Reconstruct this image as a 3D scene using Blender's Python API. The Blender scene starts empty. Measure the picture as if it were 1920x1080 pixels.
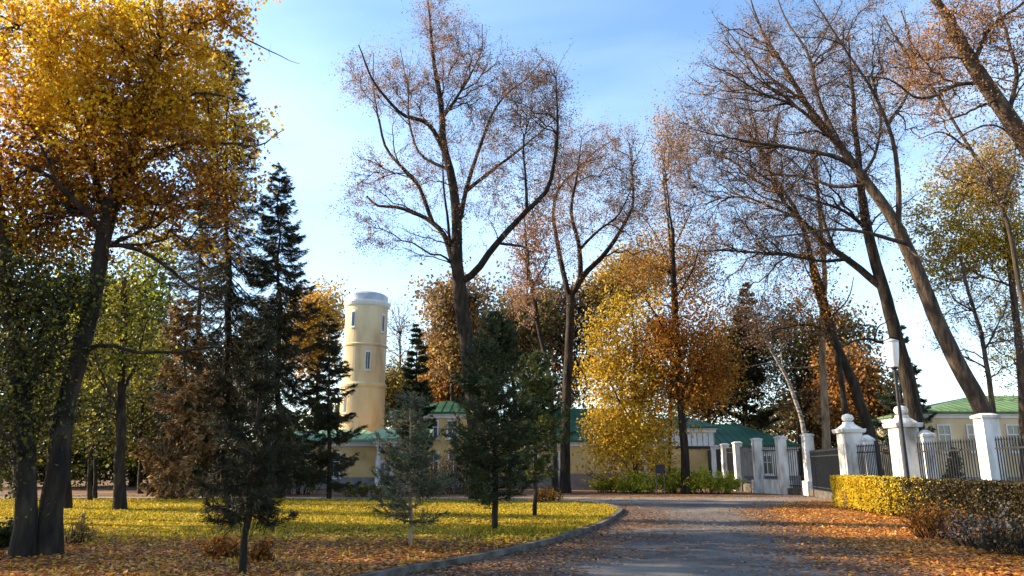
import bpy, math
import numpy as np
from math import radians, sin, cos, pi
C = bpy.context
S = C.scene
COL = S.collection
R_ = radians

# ------------------------------------------------------------------ camera
FPX, TILT, EYE = 1387.0, R_(13.5), 1.6
cd = bpy.data.cameras.new('camera'); cam = bpy.data.objects.new('camera', cd); COL.objects.link(cam)
cam.location = (0, 0, EYE); cam.rotation_euler = (pi/2 + TILT, 0, 0)
cd.sensor_width = 36; cd.lens = 36*FPX/1920; cd.clip_end = 3000; cd.clip_start = .1
S.camera = cam

# ------------------------------------------------------------------ sky, sun, exposure
SUN_EL = R_(25); SUN_DIR2 = np.array([-.968, .25]); SUN_DIR2 /= np.linalg.norm(SUN_DIR2)
w = bpy.data.worlds.new('World'); S.world = w; w.use_nodes = True
nt = w.node_tree; nt.nodes.clear()
sky = nt.nodes.new('ShaderNodeTexSky'); sky.sky_type = 'NISHITA'; sky.sun_disc = False
sky.sun_elevation = SUN_EL; sky.sun_rotation = math.atan2(SUN_DIR2[0], SUN_DIR2[1])
sky.air_density = 1.0; sky.dust_density = .45; sky.ozone_density = 1.8
bg = nt.nodes.new('ShaderNodeBackground'); bg.inputs[1].default_value = .15
out = nt.nodes.new('ShaderNodeOutputWorld')
tc = nt.nodes.new('ShaderNodeTexCoord'); mp = nt.nodes.new('ShaderNodeMapping')
mp.inputs['Scale'].default_value = (1.0, 1.0, 2.6); mp.inputs['Rotation'].default_value = (.15, .2, .4)
nz = nt.nodes.new('ShaderNodeTexNoise'); nz.inputs['Scale'].default_value = 1.6; nz.inputs['Detail'].default_value = 4
nz.inputs['Distortion'].default_value = .5
rp = nt.nodes.new('ShaderNodeValToRGB'); rp.color_ramp.elements[0].position = .40; rp.color_ramp.elements[1].position = .95
rp.color_ramp.elements[1].color = (.5, .5, .5, 1)
mx = nt.nodes.new('ShaderNodeMixRGB'); mx.inputs[2].default_value = (4.2, 5.0, 5.7, 1)
nt.links.new(tc.outputs['Generated'], mp.inputs[0]); nt.links.new(mp.outputs[0], nz.inputs[0])
nt.links.new(nz.outputs[0], rp.inputs[0]); nt.links.new(rp.outputs[0], mx.inputs[0])
hs = nt.nodes.new('ShaderNodeHueSaturation'); hs.inputs['Saturation'].default_value = 1.08; hs.inputs['Value'].default_value = .9
nt.links.new(sky.outputs[0], hs.inputs['Color']); nt.links.new(hs.outputs[0], mx.inputs[1]); nt.links.new(mx.outputs[0], bg.inputs[0]); nt.links.new(bg.outputs[0], out.inputs[0])
sl = bpy.data.lights.new('sun', 'SUN'); sl.energy = 5.0; sl.angle = R_(.5); sl.color = (1, .81, .57)
so = bpy.data.objects.new('sun', sl); COL.objects.link(so)
so.rotation_euler = (pi/2 - SUN_EL, 0, math.atan2(SUN_DIR2[1], SUN_DIR2[0]) + pi/2)
S.view_settings.view_transform = 'Standard'; S.view_settings.look = 'None'
S.view_settings.exposure = 1.5; S.view_settings.gamma = 1

# ------------------------------------------------------------------ helpers
def at(px, py, Y):
    u = (px-960)/FPX; v = (540-py)/FPX
    dy = cos(TILT) - v*sin(TILT); dz = sin(TILT) + v*cos(TILT)
    return np.array([u*Y/dy, Y, EYE + dz*Y/dy])
def gnd(px, py):
    v = (540-py)/FPX
    s = (sin(TILT) + v*cos(TILT))/(cos(TILT) - v*sin(TILT))
    return at(px, py, -EYE/s)[:2]
def mpp(Y): return Y/FPX*1.0
def nrm(a): return a/np.maximum(np.linalg.norm(a, axis=-1, keepdims=True), 1e-9)

class Geo:
    def __init__(s): s.v = []; s.f = []; s.n = 0; s.r = []
    def add(s, V, F, rnd=None, mat=0):
        V = np.asarray(V, float).reshape(-1, 3); F = np.asarray(F, int)
        s.v.append(V); s.f.append((F + s.n, mat)); s.n += len(V)
        s.r.append(np.zeros(len(F)) if rnd is None else rnd)
    def box(s, x0, x1, y0, y1, z0, z1, mat=0):
        V = [(x, y, z) for z in (z0, z1) for y in (y0, y1) for x in (x0, x1)]
        s.add(V, [(0, 2, 3, 1), (4, 5, 7, 6), (0, 1, 5, 4), (2, 6, 7, 3), (0, 4, 6, 2), (1, 3, 7, 5)], mat=mat)
    def frustum(s, x, y, z0, z1, a0, a1, b0=None, b1=None, mat=0):
        b0 = a0 if b0 is None else b0; b1 = a1 if b1 is None else b1
        V = [(x+i*a0, y+j*b0, z0) for j in (-1, 1) for i in (-1, 1)] + [(x+i*a1, y+j*b1, z1) for j in (-1, 1) for i in (-1, 1)]
        s.add(V, [(0, 2, 3, 1), (4, 5, 7, 6), (0, 1, 5, 4), (2, 6, 7, 3), (0, 4, 6, 2), (1, 3, 7, 5)], mat=mat)
    def lathe(s, x, y, prof, k=24, mat=0):
        a = np.arange(k)*2*pi/k; P = len(prof)
        V = np.array([[(x+r*cos(t), y+r*sin(t), z) for t in a] for r, z in prof]).reshape(-1, 3)
        F = [(i*k+j, i*k+(j+1) % k, (i+1)*k+(j+1) % k, (i+1)*k+j) for i in range(P-1) for j in range(k)]
        s.add(V, F, mat=mat)
        s.add(V[:k][::-1], [tuple(range(k))], mat=mat); s.add(V[-k:], [tuple(range(k))], mat=mat)
    def build(s, name, mats, parent=None, off=(0, 0, 0), smooth=False):
        m = bpy.data.meshes.new(name)
        if parent:
            q = parent
            while q.parent: q = q.parent
            off = tuple(q.location)
        V = (np.concatenate(s.v) - np.asarray(off)).astype(np.float32)
        m.vertices.add(len(V)); m.vertices.foreach_set('co', V.ravel())
        li = np.concatenate([f.ravel() for f, _ in s.f]).astype(np.int32)
        tot = np.concatenate([np.full(len(f), f.shape[1]) for f, _ in s.f]).astype(np.int32)
        mi = np.concatenate([np.full(len(f), k) for f, k in s.f]).astype(np.int32)
        m.loops.add(len(li)); m.loops.foreach_set('vertex_index', li)
        m.polygons.add(len(tot))
        m.polygons.foreach_set('loop_start', (np.cumsum(tot)-tot).astype(np.int32))
        m.polygons.foreach_set('material_index', mi)
        m.polygons.foreach_set('use_smooth', np.full(len(tot), smooth))
        at_ = m.attributes.new('rnd', 'FLOAT', 'FACE'); at_.data.foreach_set('value', np.concatenate(s.r).astype(np.float32))
        m.update(calc_edges=True)
        for q in (mats if isinstance(mats, (list, tuple)) else [mats]): m.materials.append(q)
        o = bpy.data.objects.new(name, m); COL.objects.link(o)
        if parent: o.parent = parent
        return o
def thing(name, label, cat, loc, group=None):
    o = bpy.data.objects.new(name, None); COL.objects.link(o); o.location = loc; o.empty_display_size = .3
    tag(o, label, cat, group); return o
def tag(o, label=None, cat=None, group=None, kind=None):
    if label: o['label'] = label
    if cat: o['category'] = cat
    if group: o['group'] = group
    if kind: o['kind'] = kind
    return o

# ------------------------------------------------------------------ materials
def mat(name, cols, scale=3., rough=.8, bump=0., bscale=30., use_rnd=0., trans=0., spec=.3, stretch=(1, 1, 1), detail=4, metal=0.):
    """cols: colour stops across a procedural noise, plus each face's own random number (leaves)."""
    m = bpy.data.materials.new(name); m.use_nodes = True; t = m.node_tree; N = t.nodes; L = t.links
    b = N['Principled BSDF']; b.inputs['Roughness'].default_value = rough; b.inputs['Specular IOR Level'].default_value = spec
    b.inputs['Metallic'].default_value = metal
    g = N.new('ShaderNodeNewGeometry'); mpn = N.new('ShaderNodeMapping'); mpn.inputs['Scale'].default_value = stretch
    L.new(g.outputs['Position'], mpn.inputs[0])
    n = N.new('ShaderNodeTexNoise'); n.inputs['Scale'].default_value = scale; n.inputs['Detail'].default_value = detail
    L.new(mpn.outputs[0], n.inputs[0])
    r = N.new('ShaderNodeValToRGB'); e = r.color_ramp
    k = len(cols)
    while len(e.elements) < k: e.elements.new(.5)
    for i, c in enumerate(cols):
        e.elements[i].position = .0 + i/(k-1) if use_rnd else .3 + .4*i/(k-1); e.elements[i].color = (*c, 1)
    fac = n.outputs[0]
    if use_rnd:
        a = N.new('ShaderNodeAttribute'); a.attribute_name = 'rnd'
        s1 = N.new('ShaderNodeMath'); s1.operation = 'MULTIPLY_ADD'; s1.inputs[1].default_value = 2.2*(1-use_rnd); s1.inputs[2].default_value = .5-1.1*(1-use_rnd) - use_rnd*.5
        L.new(fac, s1.inputs[0])
        s2 = N.new('ShaderNodeMath'); s2.operation = 'MULTIPLY_ADD'; s2.inputs[1].default_value = use_rnd
        L.new(a.outputs['Fac'], s2.inputs[0]); L.new(s1.outputs[0], s2.inputs[2]); fac = s2.outputs[0]
    L.new(fac, r.inputs[0]); L.new(r.outputs[0], b.inputs['Base Color'])
    if bump:
        n2 = N.new('ShaderNodeTexNoise'); n2.inputs['Scale'].default_value = bscale; n2.inputs['Detail'].default_value = 5
        L.new(mpn.outputs[0], n2.inputs[0])
        bp = N.new('ShaderNodeBump'); bp.inputs['Strength'].default_value = bump; bp.inputs['Distance'].default_value = .05
        L.new(n2.outputs[0], bp.inputs['Height']); L.new(bp.outputs[0], b.inputs['Normal'])
    if trans:
        tr = N.new('ShaderNodeBsdfTranslucent'); mi = N.new('ShaderNodeMixShader'); mi.inputs[0].default_value = trans
        L.new(r.outputs[0], tr.inputs[0]); L.new(b.outputs[0], mi.inputs[1]); L.new(tr.outputs[0], mi.inputs[2])
        L.new(mi.outputs[0], N['Material Output'].inputs[0])
    return m
def leafmat(name, cols, scale=.8, trans=.4, rnd=.6): return mat(name, cols, scale=scale, rough=.55, use_rnd=rnd, trans=trans, spec=.25)
M = dict(
  bark_dark=mat('bark_dark', [(.008, .006, .004), (.024, .017, .011), (.055, .04, .026)], 6, .95, .9, 14, stretch=(1, 1, .25)),
  bark=mat('bark', [(.02, .014, .009), (.06, .042, .028), (.13, .092, .062)], 6, .95, .9, 14, stretch=(1, 1, .25)),
  bark_pale=mat('bark_pale', [(.09, .06, .035), (.22, .155, .095), (.32, .24, .16)], 5, .9, .7, 14, stretch=(1, 1, .3)),
  bark_birch=mat('bark_birch', [(.04, .035, .03), (.28, .25, .21), (.42, .38, .33)], 3, .8, .3, 14, stretch=(.6, .6, 3)),
  twig=mat('twig', [(.02, .014, .012), (.045, .031, .025)], 3, .9),
  twig_pink=mat('twig_pink', [(.05, .034, .028), (.12, .08, .065)], 2, .9),
  maple=leafmat('leaf_maple', [(.05, .02, .004), (.26, .11, .008), (.62, .33, .012), (.85, .58, .02), (.45, .42, .03)], .75, trans=.5, rnd=.4),
  maple_yellow=leafmat('leaf_maple_yellow', [(.16, .11, .01), (.55, .36, .012), (.85, .62, .02), (.88, .70, .04), (.38, .38, .03)], .6, trans=.55, rnd=.4),
  maple_red=leafmat('leaf_maple_red', [(.035, .012, .006), (.13, .04, .008), (.30, .105, .012), (.50, .22, .02)], .9),
  olive=leafmat('leaf_olive', [(.02, .028, .006), (.07, .075, .012), (.19, .17, .02), (.42, .32, .03)], .7),
  darkgreen=leafmat('leaf_darkgreen', [(.008, .010, .004), (.022, .030, .008), (.055, .06, .012), (.14, .11, .018)], .8, trans=.25),
  golden=leafmat('leaf_golden', [(.16, .11, .015), (.44, .29, .025), (.68, .44, .04), (.46, .43, .05)], .35),
  orange=leafmat('leaf_orange', [(.07, .026, .008), (.26, .10, .014), (.50, .21, .02), (.62, .35, .04)], .5),
  brown=leafmat('leaf_brown', [(.04, .024, .014), (.13, .07, .035), (.27, .15, .07), (.36, .24, .11)], .35),
  rust=leafmat('leaf_rust', [(.11, .055, .038), (.26, .14, .085), (.42, .245, .14), (.52, .33, .20)], .5, trans=.5),
  tan=leafmat('leaf_tan', [(.12, .08, .03), (.33, .22, .07), (.52, .37, .12)], .4),
  lime=leafmat('leaf_lime', [(.07, .09, .01), (.24, .26, .02), (.50, .50, .05), (.62, .54, .06)], .8),
  larchgold=leafmat('leaf_larchgold', [(.07, .06, .015), (.22, .18, .025), (.50, .36, .035), (.66, .40, .05)], .35),
  hedge_yellow=leafmat('leaf_hedge_yellow', [(.16, .09, .01), (.50, .34, .015), (.74, .55, .03), (.62, .56, .06)], 1.2),
  hedge_dark=leafmat('leaf_hedge_dark', [(.008, .008, .004), (.024, .02, .008), (.05, .038, .013), (.13, .075, .03)], 2, trans=.2),
  pale=leafmat('leaf_pale', [(.10, .05, .03), (.35, .25, .16), (.60, .52, .45)], 2),
  spruce=leafmat('needle_spruce', [(.009, .013, .007), (.024, .03, .012), (.055, .055, .02), (.13, .10, .035)], .6, trans=.12),
  spruce_blue=leafmat('needle_blue', [(.010, .020, .012), (.026, .044, .024), (.05, .075, .036), (.12, .13, .05)], .6, trans=.15),
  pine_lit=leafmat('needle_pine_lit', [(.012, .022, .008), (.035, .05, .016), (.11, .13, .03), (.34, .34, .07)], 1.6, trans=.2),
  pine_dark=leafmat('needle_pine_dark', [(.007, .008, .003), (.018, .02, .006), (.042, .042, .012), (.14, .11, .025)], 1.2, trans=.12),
  pine_pale=leafmat('needle_pine_pale', [(.03, .042, .025), (.07, .09, .05), (.14, .16, .085), (.22, .22, .10)], 1.2, trans=.2),
  pine=leafmat('needle_pine', [(.006, .012, .006), (.018, .032, .013), (.05, .07, .022), (.18, .19, .05)], 1.2, trans=.15),
  larch=leafmat('needle_larch', [(.05, .03, .015), (.18, .11, .045), (.40, .25, .11), (.52, .36, .17)], .6, trans=.3),
  grass=leafmat('grass_blade', [(.06, .055, .008), (.18, .15, .012), (.46, .35, .02), (.66, .44, .03)], .25, trans=.4),
  litter=leafmat('leaf_litter', [(.07, .02, .008), (.26, .075, .016), (.52, .19, .028), (.70, .34, .05), (.55, .40, .24)], .3, trans=.25, rnd=.75),
  litter_brown=leafmat('leaf_litter_brown', [(.05, .025, .014), (.16, .075, .035), (.32, .16, .07), (.42, .26, .14)], .3, trans=.2, rnd=.75),
  litter_yellow=leafmat('leaf_litter_yellow', [(.30, .16, .02), (.62, .42, .02), (.80, .62, .04)], .3, trans=.3, rnd=.7),
  soil=mat('ground', [(.05, .028, .014), (.13, .065, .026), (.22, .12, .05)], .5, .95, .6, 9, detail=10),
  lawn=mat('lawn', [(.06, .05, .012), (.13, .11, .014), (.30, .22, .02)], .35, .95, .8, 14, detail=10),
  asphalt=mat('asphalt', [(.064, .060, .057), (.112, .104, .096), (.17, .157, .142)], .45, .9, .5, 60, detail=12),
  path=mat('path', [(.14, .12, .10), (.24, .21, .18)], .6, .9, .4, 30, detail=10),
  kerb=mat('kerb', [(.035, .03, .025), (.085, .073, .06), (.15, .13, .115)], 3, .9, .4, 20, detail=8),
  plaster=mat('white_plaster', [(.24, .22, .18), (.54, .51, .47), (.72, .70, .66), (.78, .76, .73)], 2.2, .85, .5, 9, detail=12, stretch=(1, 1, .35)),
  ochre=mat('ochre_plaster', [(.48, .32, .13), (.64, .44, .19), (.70, .50, .24)], .8, .9, .15, 10, detail=8),
  yellow=mat('yellow_plaster', [(.46, .34, .20), (.62, .48, .28), (.70, .56, .34), (.75, .62, .40)], .9, .9, .12, 10, detail=12, stretch=(1, 1, .35)),
  greyplinth=mat('grey_plinth', [(.17, .16, .17), (.27, .26, .27)], 1.5, .9, .3, 12),
  roofgreen=mat('green_roof', [(.012, .055, .03), (.018, .085, .045), (.03, .11, .058)], .5, .55, .1, 6, detail=6),
  rooflight=mat('pale_green_roof', [(.16, .30, .16), (.26, .42, .24)], .8, .6, .1, 8),
  roofyellowgreen=mat('yellowish_green_roof', [(.05, .11, .045), (.09, .17, .07), (.14, .21, .09)], .8, .7, .1, 8, detail=8),  # muted yellowish green tones for the right hand building's roof
  roofgrey=mat('grey_metal', [(.28, .31, .36), (.45, .48, .54)], 1.2, .45, .1, 8, metal=.3),
  glass=mat('window_glass', [(.02, .03, .045), (.05, .07, .09)], .8, .08, spec=.8),
  white=mat('white_paint', [(.62, .62, .62), (.76, .76, .76)], 3, .6),
  iron=mat('black_iron', [(.012, .012, .013), (.03, .03, .032)], 8, .55),
  lampwhite=mat('lamp_shade', [(.74, .73, .70), (.84, .83, .80)], 4, .35, trans=.2),
  steel=mat('painted_steel', [(.30, .29, .27), (.46, .45, .43)], 4, .5),
)

# ------------------------------------------------------------------ plant geometry
def tubes(g, P, Rr, k=4):
    N, n, _ = P.shape
    T = np.empty_like(P); T[:, 1:-1] = P[:, 2:]-P[:, :-2]; T[:, 0] = P[:, 1]-P[:, 0]; T[:, -1] = P[:, -1]-P[:, -2]; T = nrm(T)
    D = nrm(P[:, -1]-P[:, 0]); ref = np.where(np.abs(D[:, 2:3]) > .7, np.array([[1., .1, 0]]), np.array([[0, .1, 1.]]))
    U = nrm(np.cross(T, ref[:, None])); W = np.cross(T, U)
    a = np.arange(k)*2*pi/k
    V = P[:, :, None] + Rr[:, :, None, None]*(U[:, :, None]*np.cos(a)[:, None] + W[:, :, None]*np.sin(a)[:, None])
    i = np.arange(n-1)[:, None]*k; j = np.arange(k)[None]
    q = np.stack([i+j, i+(j+1) % k, i+k+(j+1) % k, i+k+j], -1).reshape(-1, 4)
    F = (q[None] + (np.arange(N)*n*k)[:, None, None]).reshape(-1, 4)
    g.add(V.reshape(-1, 3), F)
LEAF4 = np.array([(0, -.5), (.36, .02), (0, .55), (-.36, -.04)])
LEAF_MAPLE = np.array([(.05, -.5), (.28, -.28), (.55, -.22), (.34, .0), (.46, .32), (.16, .2), (0, .58), (-.17, .2), (-.47, .3), (-.33, .0), (-.55, -.24), (-.25, -.3)])
def leaves(g, P, size, rng, shape=LEAF4, dirs=None, flat=0., asp=1., drift=0.):
    N = len(P)
    if N == 0: return
    if dirs is None:
        A = rng.normal(size=(N, 3)); A[:, 2] *= (1-flat)
    else: A = dirs + rng.normal(size=(N, 3))*.25
    A = nrm(A); B = rng.normal(size=(N, 3)); B[:, 2] *= (1-flat); B = nrm(np.cross(A, nrm(np.cross(B, A)))*1)
    if flat > .5:
        B = np.stack([-A[:, 1], A[:, 0], rng.normal(size=N)*(1-flat)*.6], -1); B = nrm(B)
    s = size*rng.uniform(.6, 1.35, N)
    V = P[:, None] + s[:, None, None]*(A[:, None]*shape[None, :, 1:2] + B[:, None]*shape[None, :, 0:1]*asp)
    nn = nrm(np.cross(A, B)); curl = (np.abs(shape[:, 0])*.35)[None, :, None]*nn[:, None]*s[:, None, None]*rng.uniform(-1, 1, N)[:, None, None]
    V = V + curl
    k = len(shape)
    if k == 4: F = np.arange(N*4).reshape(N, 4); g.add(V.reshape(-1, 3), F, rng.uniform(0, 1, N)+drift)
    else: F = np.arange(N*k).reshape(N, k); g.add(V.reshape(-1, 3), F, rng.uniform(0, 1, N)+drift)

def resample(pts, n, rng, wob=0.):
    pts = np.array(pts, float); m = len(pts)
    d = np.r_[0, np.cumsum(np.linalg.norm(np.diff(pts, axis=0), axis=1))]
    tg = np.gradient(pts, d, axis=0)
    s = np.linspace(0, d[-1], n); i = np.clip(np.searchsorted(d, s, 'right')-1, 0, m-2)
    h = (d[i+1]-d[i]); t = ((s-d[i])/h)[:, None]; h = h[:, None]
    P = (2*t**3-3*t**2+1)*pts[i] + (t**3-2*t**2+t)*h*tg[i] + (-2*t**3+3*t**2)*pts[i+1] + (t**3-t**2)*h*tg[i+1]
    if wob: 
        nz_ = rng.normal(size=(n, 3)); nz_ = (nz_ + np.roll(nz_, 1, 0) + np.roll(nz_, -1, 0))/3; nz_[0] = 0
        P = P + nz_*wob
    return P, d[-1]

def grow(sk, T, P, rf, rng, up=.25, wob=.05, rmin=.004, cap=.7, r1=.35):
    pts, tan, rad = sk
    idx = np.empty(len(T), int)
    p32 = pts.astype(np.float32); t32 = tan.astype(np.float32)
    for a in range(0, len(T), 400):
        d = T[a:a+400, None].astype(np.float32)-p32[None]; L = np.sqrt((d**2).sum(-1))+1e-4
        cs = (d*t32[None]).sum(-1)/L
        idx[a:a+400] = (L*(1.75-cs)).argmin(1)
    A = pts[idx]; ta = tan[idx]; d = T-A; L = np.linalg.norm(d, axis=1, keepdims=True)+1e-4
    s = np.linspace(0, 1, P)[None, :, None]
    m0 = nrm(ta*.9 + d/L)[:, None]*L[:, None]; m1 = nrm(d/L + np.array([0, 0, up]))[:, None]*L[:, None]
    Q = (2*s**3-3*s**2+1)*A[:, None] + (s**3-2*s**2+s)*m0 + (-2*s**3+3*s**2)*T[:, None] + (s**3-s**2)*m1
    Q = Q + rng.normal(size=Q.shape)*wob*L[:, None]*np.sin(pi*s)
    r0 = np.minimum(rad[idx]*cap, rf*L[:, 0]+rmin)
    Rr = r0[:, None]*(1-(1-r1)*np.linspace(0, 1, P)[None])
    Tn = nrm(np.gradient(Q, axis=1))
    sk2 = (np.concatenate([pts, Q[:, 1:].reshape(-1, 3)]), np.concatenate([tan, Tn[:, 1:].reshape(-1, 3)]), np.concatenate([rad, Rr[:, 1:].ravel()]))
    return Q, Rr, sk2

def sample_crown(E, Y, n, rng, inner=.0):
    W = np.array([e[2]*e[3]*(e[4] if len(e) > 4 else 1) for e in E], float); W /= W.sum()
    k = rng.choice(len(E), n, p=W)
    cen = np.array([at(e[0], e[1], Y+(e[5] if len(e) > 5 else 0)) for e in E])
    m = mpp(Y); rad = np.array([(e[2]*m, (e[2]+e[3])/2*m*.9, e[3]*m) for e in E])
    v = nrm(rng.normal(size=(n, 3)))*(rng.uniform(inner, 1, (n, 1))**.45)
    return cen[k] + v*rad[k]*(1+.16*rng.normal(size=(n, 1)))

def tree(name, label, cat, Y, trunk, r, limbs, crown, seed, leaf='brown', bark='bark_dark', twig='twig', nb=60, nm=600, nt_=4000,
         nl=15000, ls=.1, spread=.18, clump=.5, group=None, shape=LEAF4, leaf2=None, wob=.03, twr=.0035, bare=.35, low=None, base=None, kt=8, flare=1.35):
    """trunk and limbs: points of the photograph turned into points at this tree's own distance, limbs wandering in depth."""
    rng = np.random.default_rng(seed)
    g = Geo(); pts, tans, rads = [], [], []
    tp = [at(p[0], p[1], Y+(p[2] if len(p) > 2 else 0)) for p in trunk]
    b = gnd(*trunk[0][:2]) if base is None else None
    loc = np.array([tp[0][0], tp[0][1], 0.])
    tp[0] = loc.copy()
    P, L = resample(tp, 26, rng, wob); s = np.linspace(0, 1, 26)
    Rr = r[0]*(1-s) + r[1]*s; Rr = Rr*(1+(flare-1)*np.exp(-s*L/.45))
    P[0, 2] = -.15
    tubes(g, P[None], Rr[None], 12 if Y < 30 else 9)
    pts.append(P); tans.append(nrm(np.gradient(P, axis=0))); rads.append(Rr)
    for i, lm in enumerate(limbs):
        q, ra, rb = lm[0], lm[1], lm[2]; dd = lm[3] if len(lm) > 3 else rng.uniform(-1, 1)*3
        n0 = len(q); lp = []
        tot = np.r_[0, np.cumsum([math.dist(q[j][:2], q[j+1][:2]) for j in range(n0-1)])]; tot = tot/tot[-1]
        a0 = np.concatenate(pts); p0 = at(q[0][0], q[0][1], Y); k = ((a0-p0)**2*np.array([1, .1, 1])).sum(1).argmin(); y0 = a0[k][1]-Y
        for j in range(n0): lp.append(at(q[j][0], q[j][1], Y + y0 + dd*tot[j]))
        lp[0] = a0[k]
        Pl, Ll = resample(lp, 18, rng, wob)
        sl_ = np.linspace(0, 1, 18); Rl = ra*(1-sl_)+rb*sl_
        tubes(g, Pl[None], Rl[None], 7)
        pts.append(Pl[1:]); tans.append(nrm(np.gradient(Pl, axis=0))[1:]); rads.append(Rl[1:])
    sk = (np.concatenate(pts), np.concatenate(tans), np.concatenate(rads))
    # nothing sprouts from the bare lower trunk
    zmin = min(at(e[0], e[1]+e[3]*1.1, Y)[2] for e in crown)
    keep = sk[0][:, 2] > zmin - 1.5
    if keep.sum() > 6: sk = tuple(a[keep] for a in sk)
    root = thing(name, label, cat, loc, group)
    g2 = Geo()
    Q, Rq, sk = grow(sk, sample_crown(crown, Y, nb, rng, .3), 9, .014, rng, .3, .035, .01); tubes(g, Q, Rq, 5)
    g.build('trunk', M[bark], root, loc, True)
    Q, Rq, sk = grow(sk, sample_crown(crown, Y, nm, rng, .2), 6, .011, rng, .3, .05, .005); tubes(g2, Q, Rq, 4)
    cc = sample_crown(crown, Y, max(8, int(nm*.16)), rng, .2)
    nC = int(nt_*clump); T = np.concatenate([sample_crown(crown, Y, nt_-nC, rng), cc[rng.integers(0, len(cc), nC)] + rng.normal(size=(nC, 3))*(.012*Y+.15)])
    Q, Rq, sk = grow(sk, T, 4, .004, rng, .2, .09, twr); tubes(g2, Q, Rq, 3)
    g2.build('branches', M[twig], root, loc, True)
    if nl:
        gl = Geo(); nn = Q.shape[0]
        # leaves sit on twigs; clumped twigs carry more of them
        wgt = np.where(np.arange(nn) >= nt_-nC, 1.0, bare); wgt *= rng.uniform(0, 1, nn)**1.2; wgt /= wgt.sum()
        k = rng.choice(nn, nl, p=wgt); pp = Q[k, rng.integers(1, 4, nl)] + rng.normal(size=(nl, 3))*spread
        h = nl if leaf2 is None else int(nl*leaf2[1])
        if low is not None:      # lower boughs carry more of the second leaf colour
            pz = np.where(pp[:, 2] < low[0], low[1], 0.) + rng.uniform(0, .999, nl)*1. ; o_ = np.argsort(pz > .999, kind='stable'); pp = pp[o_]; h = int((pz <= .999).sum())
        leaves(gl, pp[:h], ls, rng, shape)
        ms = [M[leaf]]
        if leaf2 is not None:
            g3 = Geo(); leaves(g3, pp[h:], ls, rng, shape); gl.add(np.concatenate(g3.v), g3.f[0][0], g3.r[0], 1); ms.append(M[leaf2[0]])
        gl.build('crown', ms, root, loc)
    return root

def conifer(name, label, px, py, Y, top_y, rad_px, bot_y, seed, needle='spruce', bark='bark_dark', dens=1., droop=.25, rise=.0, pw=.8,
            nl=20000, ls=.16, asp=.35, group=None, tr=.012, lean=0., cat='spruce', gap=.25, tipx=None, bush=0.):
    rng = np.random.default_rng(seed)
    loc = np.array([*at(px, py, Y)[:2], 0.]); top = at(px if tipx is None else tipx, top_y, Y); H = top[2]
    z0 = max(at(px, bot_y, Y)[2], .25); Rm = rad_px*mpp(Y)
    n = 14; s = np.linspace(0, 1, n); P = loc + (np.array([top[0], top[1], H])-loc)*s[:, None]; P[1:-1, :2] += rng.normal(size=(n-2, 2))*.012*H*.3
    r0 = tr*H+.01; Rt = r0*(1-s)+.008; P[0, 2] = -.1
    g = Geo(); tubes(g, P[None], Rt[None], 8)
    nb = int(dens*(26+9*(H-z0)))
    u = np.sort(rng.uniform(0, 1, nb)**.85); u = np.clip(np.round(u*nb/5.)/(nb/5.)*.7 + u*.3, 0, .999)       # loose whorls
    z = z0 + (H-z0)*np.clip(u, 0, .985); az = rng.uniform(0, 2*pi, nb)
    env = (1-u)**pw*(1-.55*np.exp(-u*9)) + .03
    Lb = Rm*env*np.where(rng.uniform(0, 1, nb) < gap, rng.uniform(.45, .8, nb), rng.uniform(.85, 1.12, nb))
    Pn = 7; t = np.linspace(0, 1, Pn)
    ang = rise*(.4+u) - droop*(1-u); D = np.stack([np.cos(az), np.sin(az)], -1)
    tx = np.interp(z, P[:, 2], P[:, 0]); ty = np.interp(z, P[:, 2], P[:, 1])
    Q = np.empty((nb, Pn, 3))
    Q[:, :, :2] = np.stack([tx, ty], -1)[:, None] + D[:, None]*(Lb[:, None]*t)[..., None]
    Q[:, :, 2] = z[:, None] + Lb[:, None]*(ang[:, None]*t*1.4 - (droop*.5*(1-u))[:, None]*np.sin(pi*t) + (.22)*t**3)
    Q[:, 1:] += rng.normal(size=(nb, Pn-1, 3))*.035*Lb[:, None, None]
    Rb = (.010*Lb+.006)[:, None]*(1-.8*t[None]); tubes(g, Q, Rb, 4)
    root = thing(name, label, cat, loc, group)
    g.build('trunk', M[bark], root, loc, True)
    # side twigs, both sides, hanging a little; needles in flat sprays along them
    nl2 = nl; wb = Lb/Lb.sum(); k = rng.choice(nb, nl2//6, p=wb); m = len(k)
    tt = rng.uniform(.12, 1, m)**.8; i = np.clip((tt*(Pn-1)).astype(int), 0, Pn-2); f = (tt*(Pn-1)-i)[:, None]
    A = Q[k, i]*(1-f)+Q[k, i+1]*f; dirb = nrm(Q[k, i+1]-Q[k, i]); side = np.where(rng.uniform(0, 1, m) < .5, 1, -1)[:, None]
    lat = np.stack([-D[k, 1], D[k, 0], np.zeros(m)], -1)*side
    ld = nrm(dirb*.8 + lat*.9 + rng.normal(size=(m, 3))*(.22+bush) + np.array([0, 0, -.5*droop + rise*.4]))
    ll = (.34*Lb[k]*(1.15-tt) + .07)*rng.uniform(.5, 1.2, m)
    g2 = Geo(); B = A + ld*ll[:, None]; B[:, 2] -= .12*ll*droop*4
    tubes(g2, np.stack([A, (A+B)/2, B], 1), np.tile(np.array([[.006, .004, .002]]), (m, 1)), 3)
    g2.build('branches', M['twig'], root, loc, True)
    gl = Geo(); w_ = rng.uniform(0, 1.05, (m, 6, 1)); pp = (A[:, None]*(1-w_) + B[:, None]*w_).reshape(-1, 3)
    pp += rng.normal(size=pp.shape)*ls*.16
    dd = np.repeat(nrm(ld + np.array([0, 0, -.25*droop])), 6, 0)
    leaves(gl, pp, ls, rng, LEAF4, dirs=dd, asp=asp)
    gl.build('crown', M[needle], root, loc)
    return root

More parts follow.
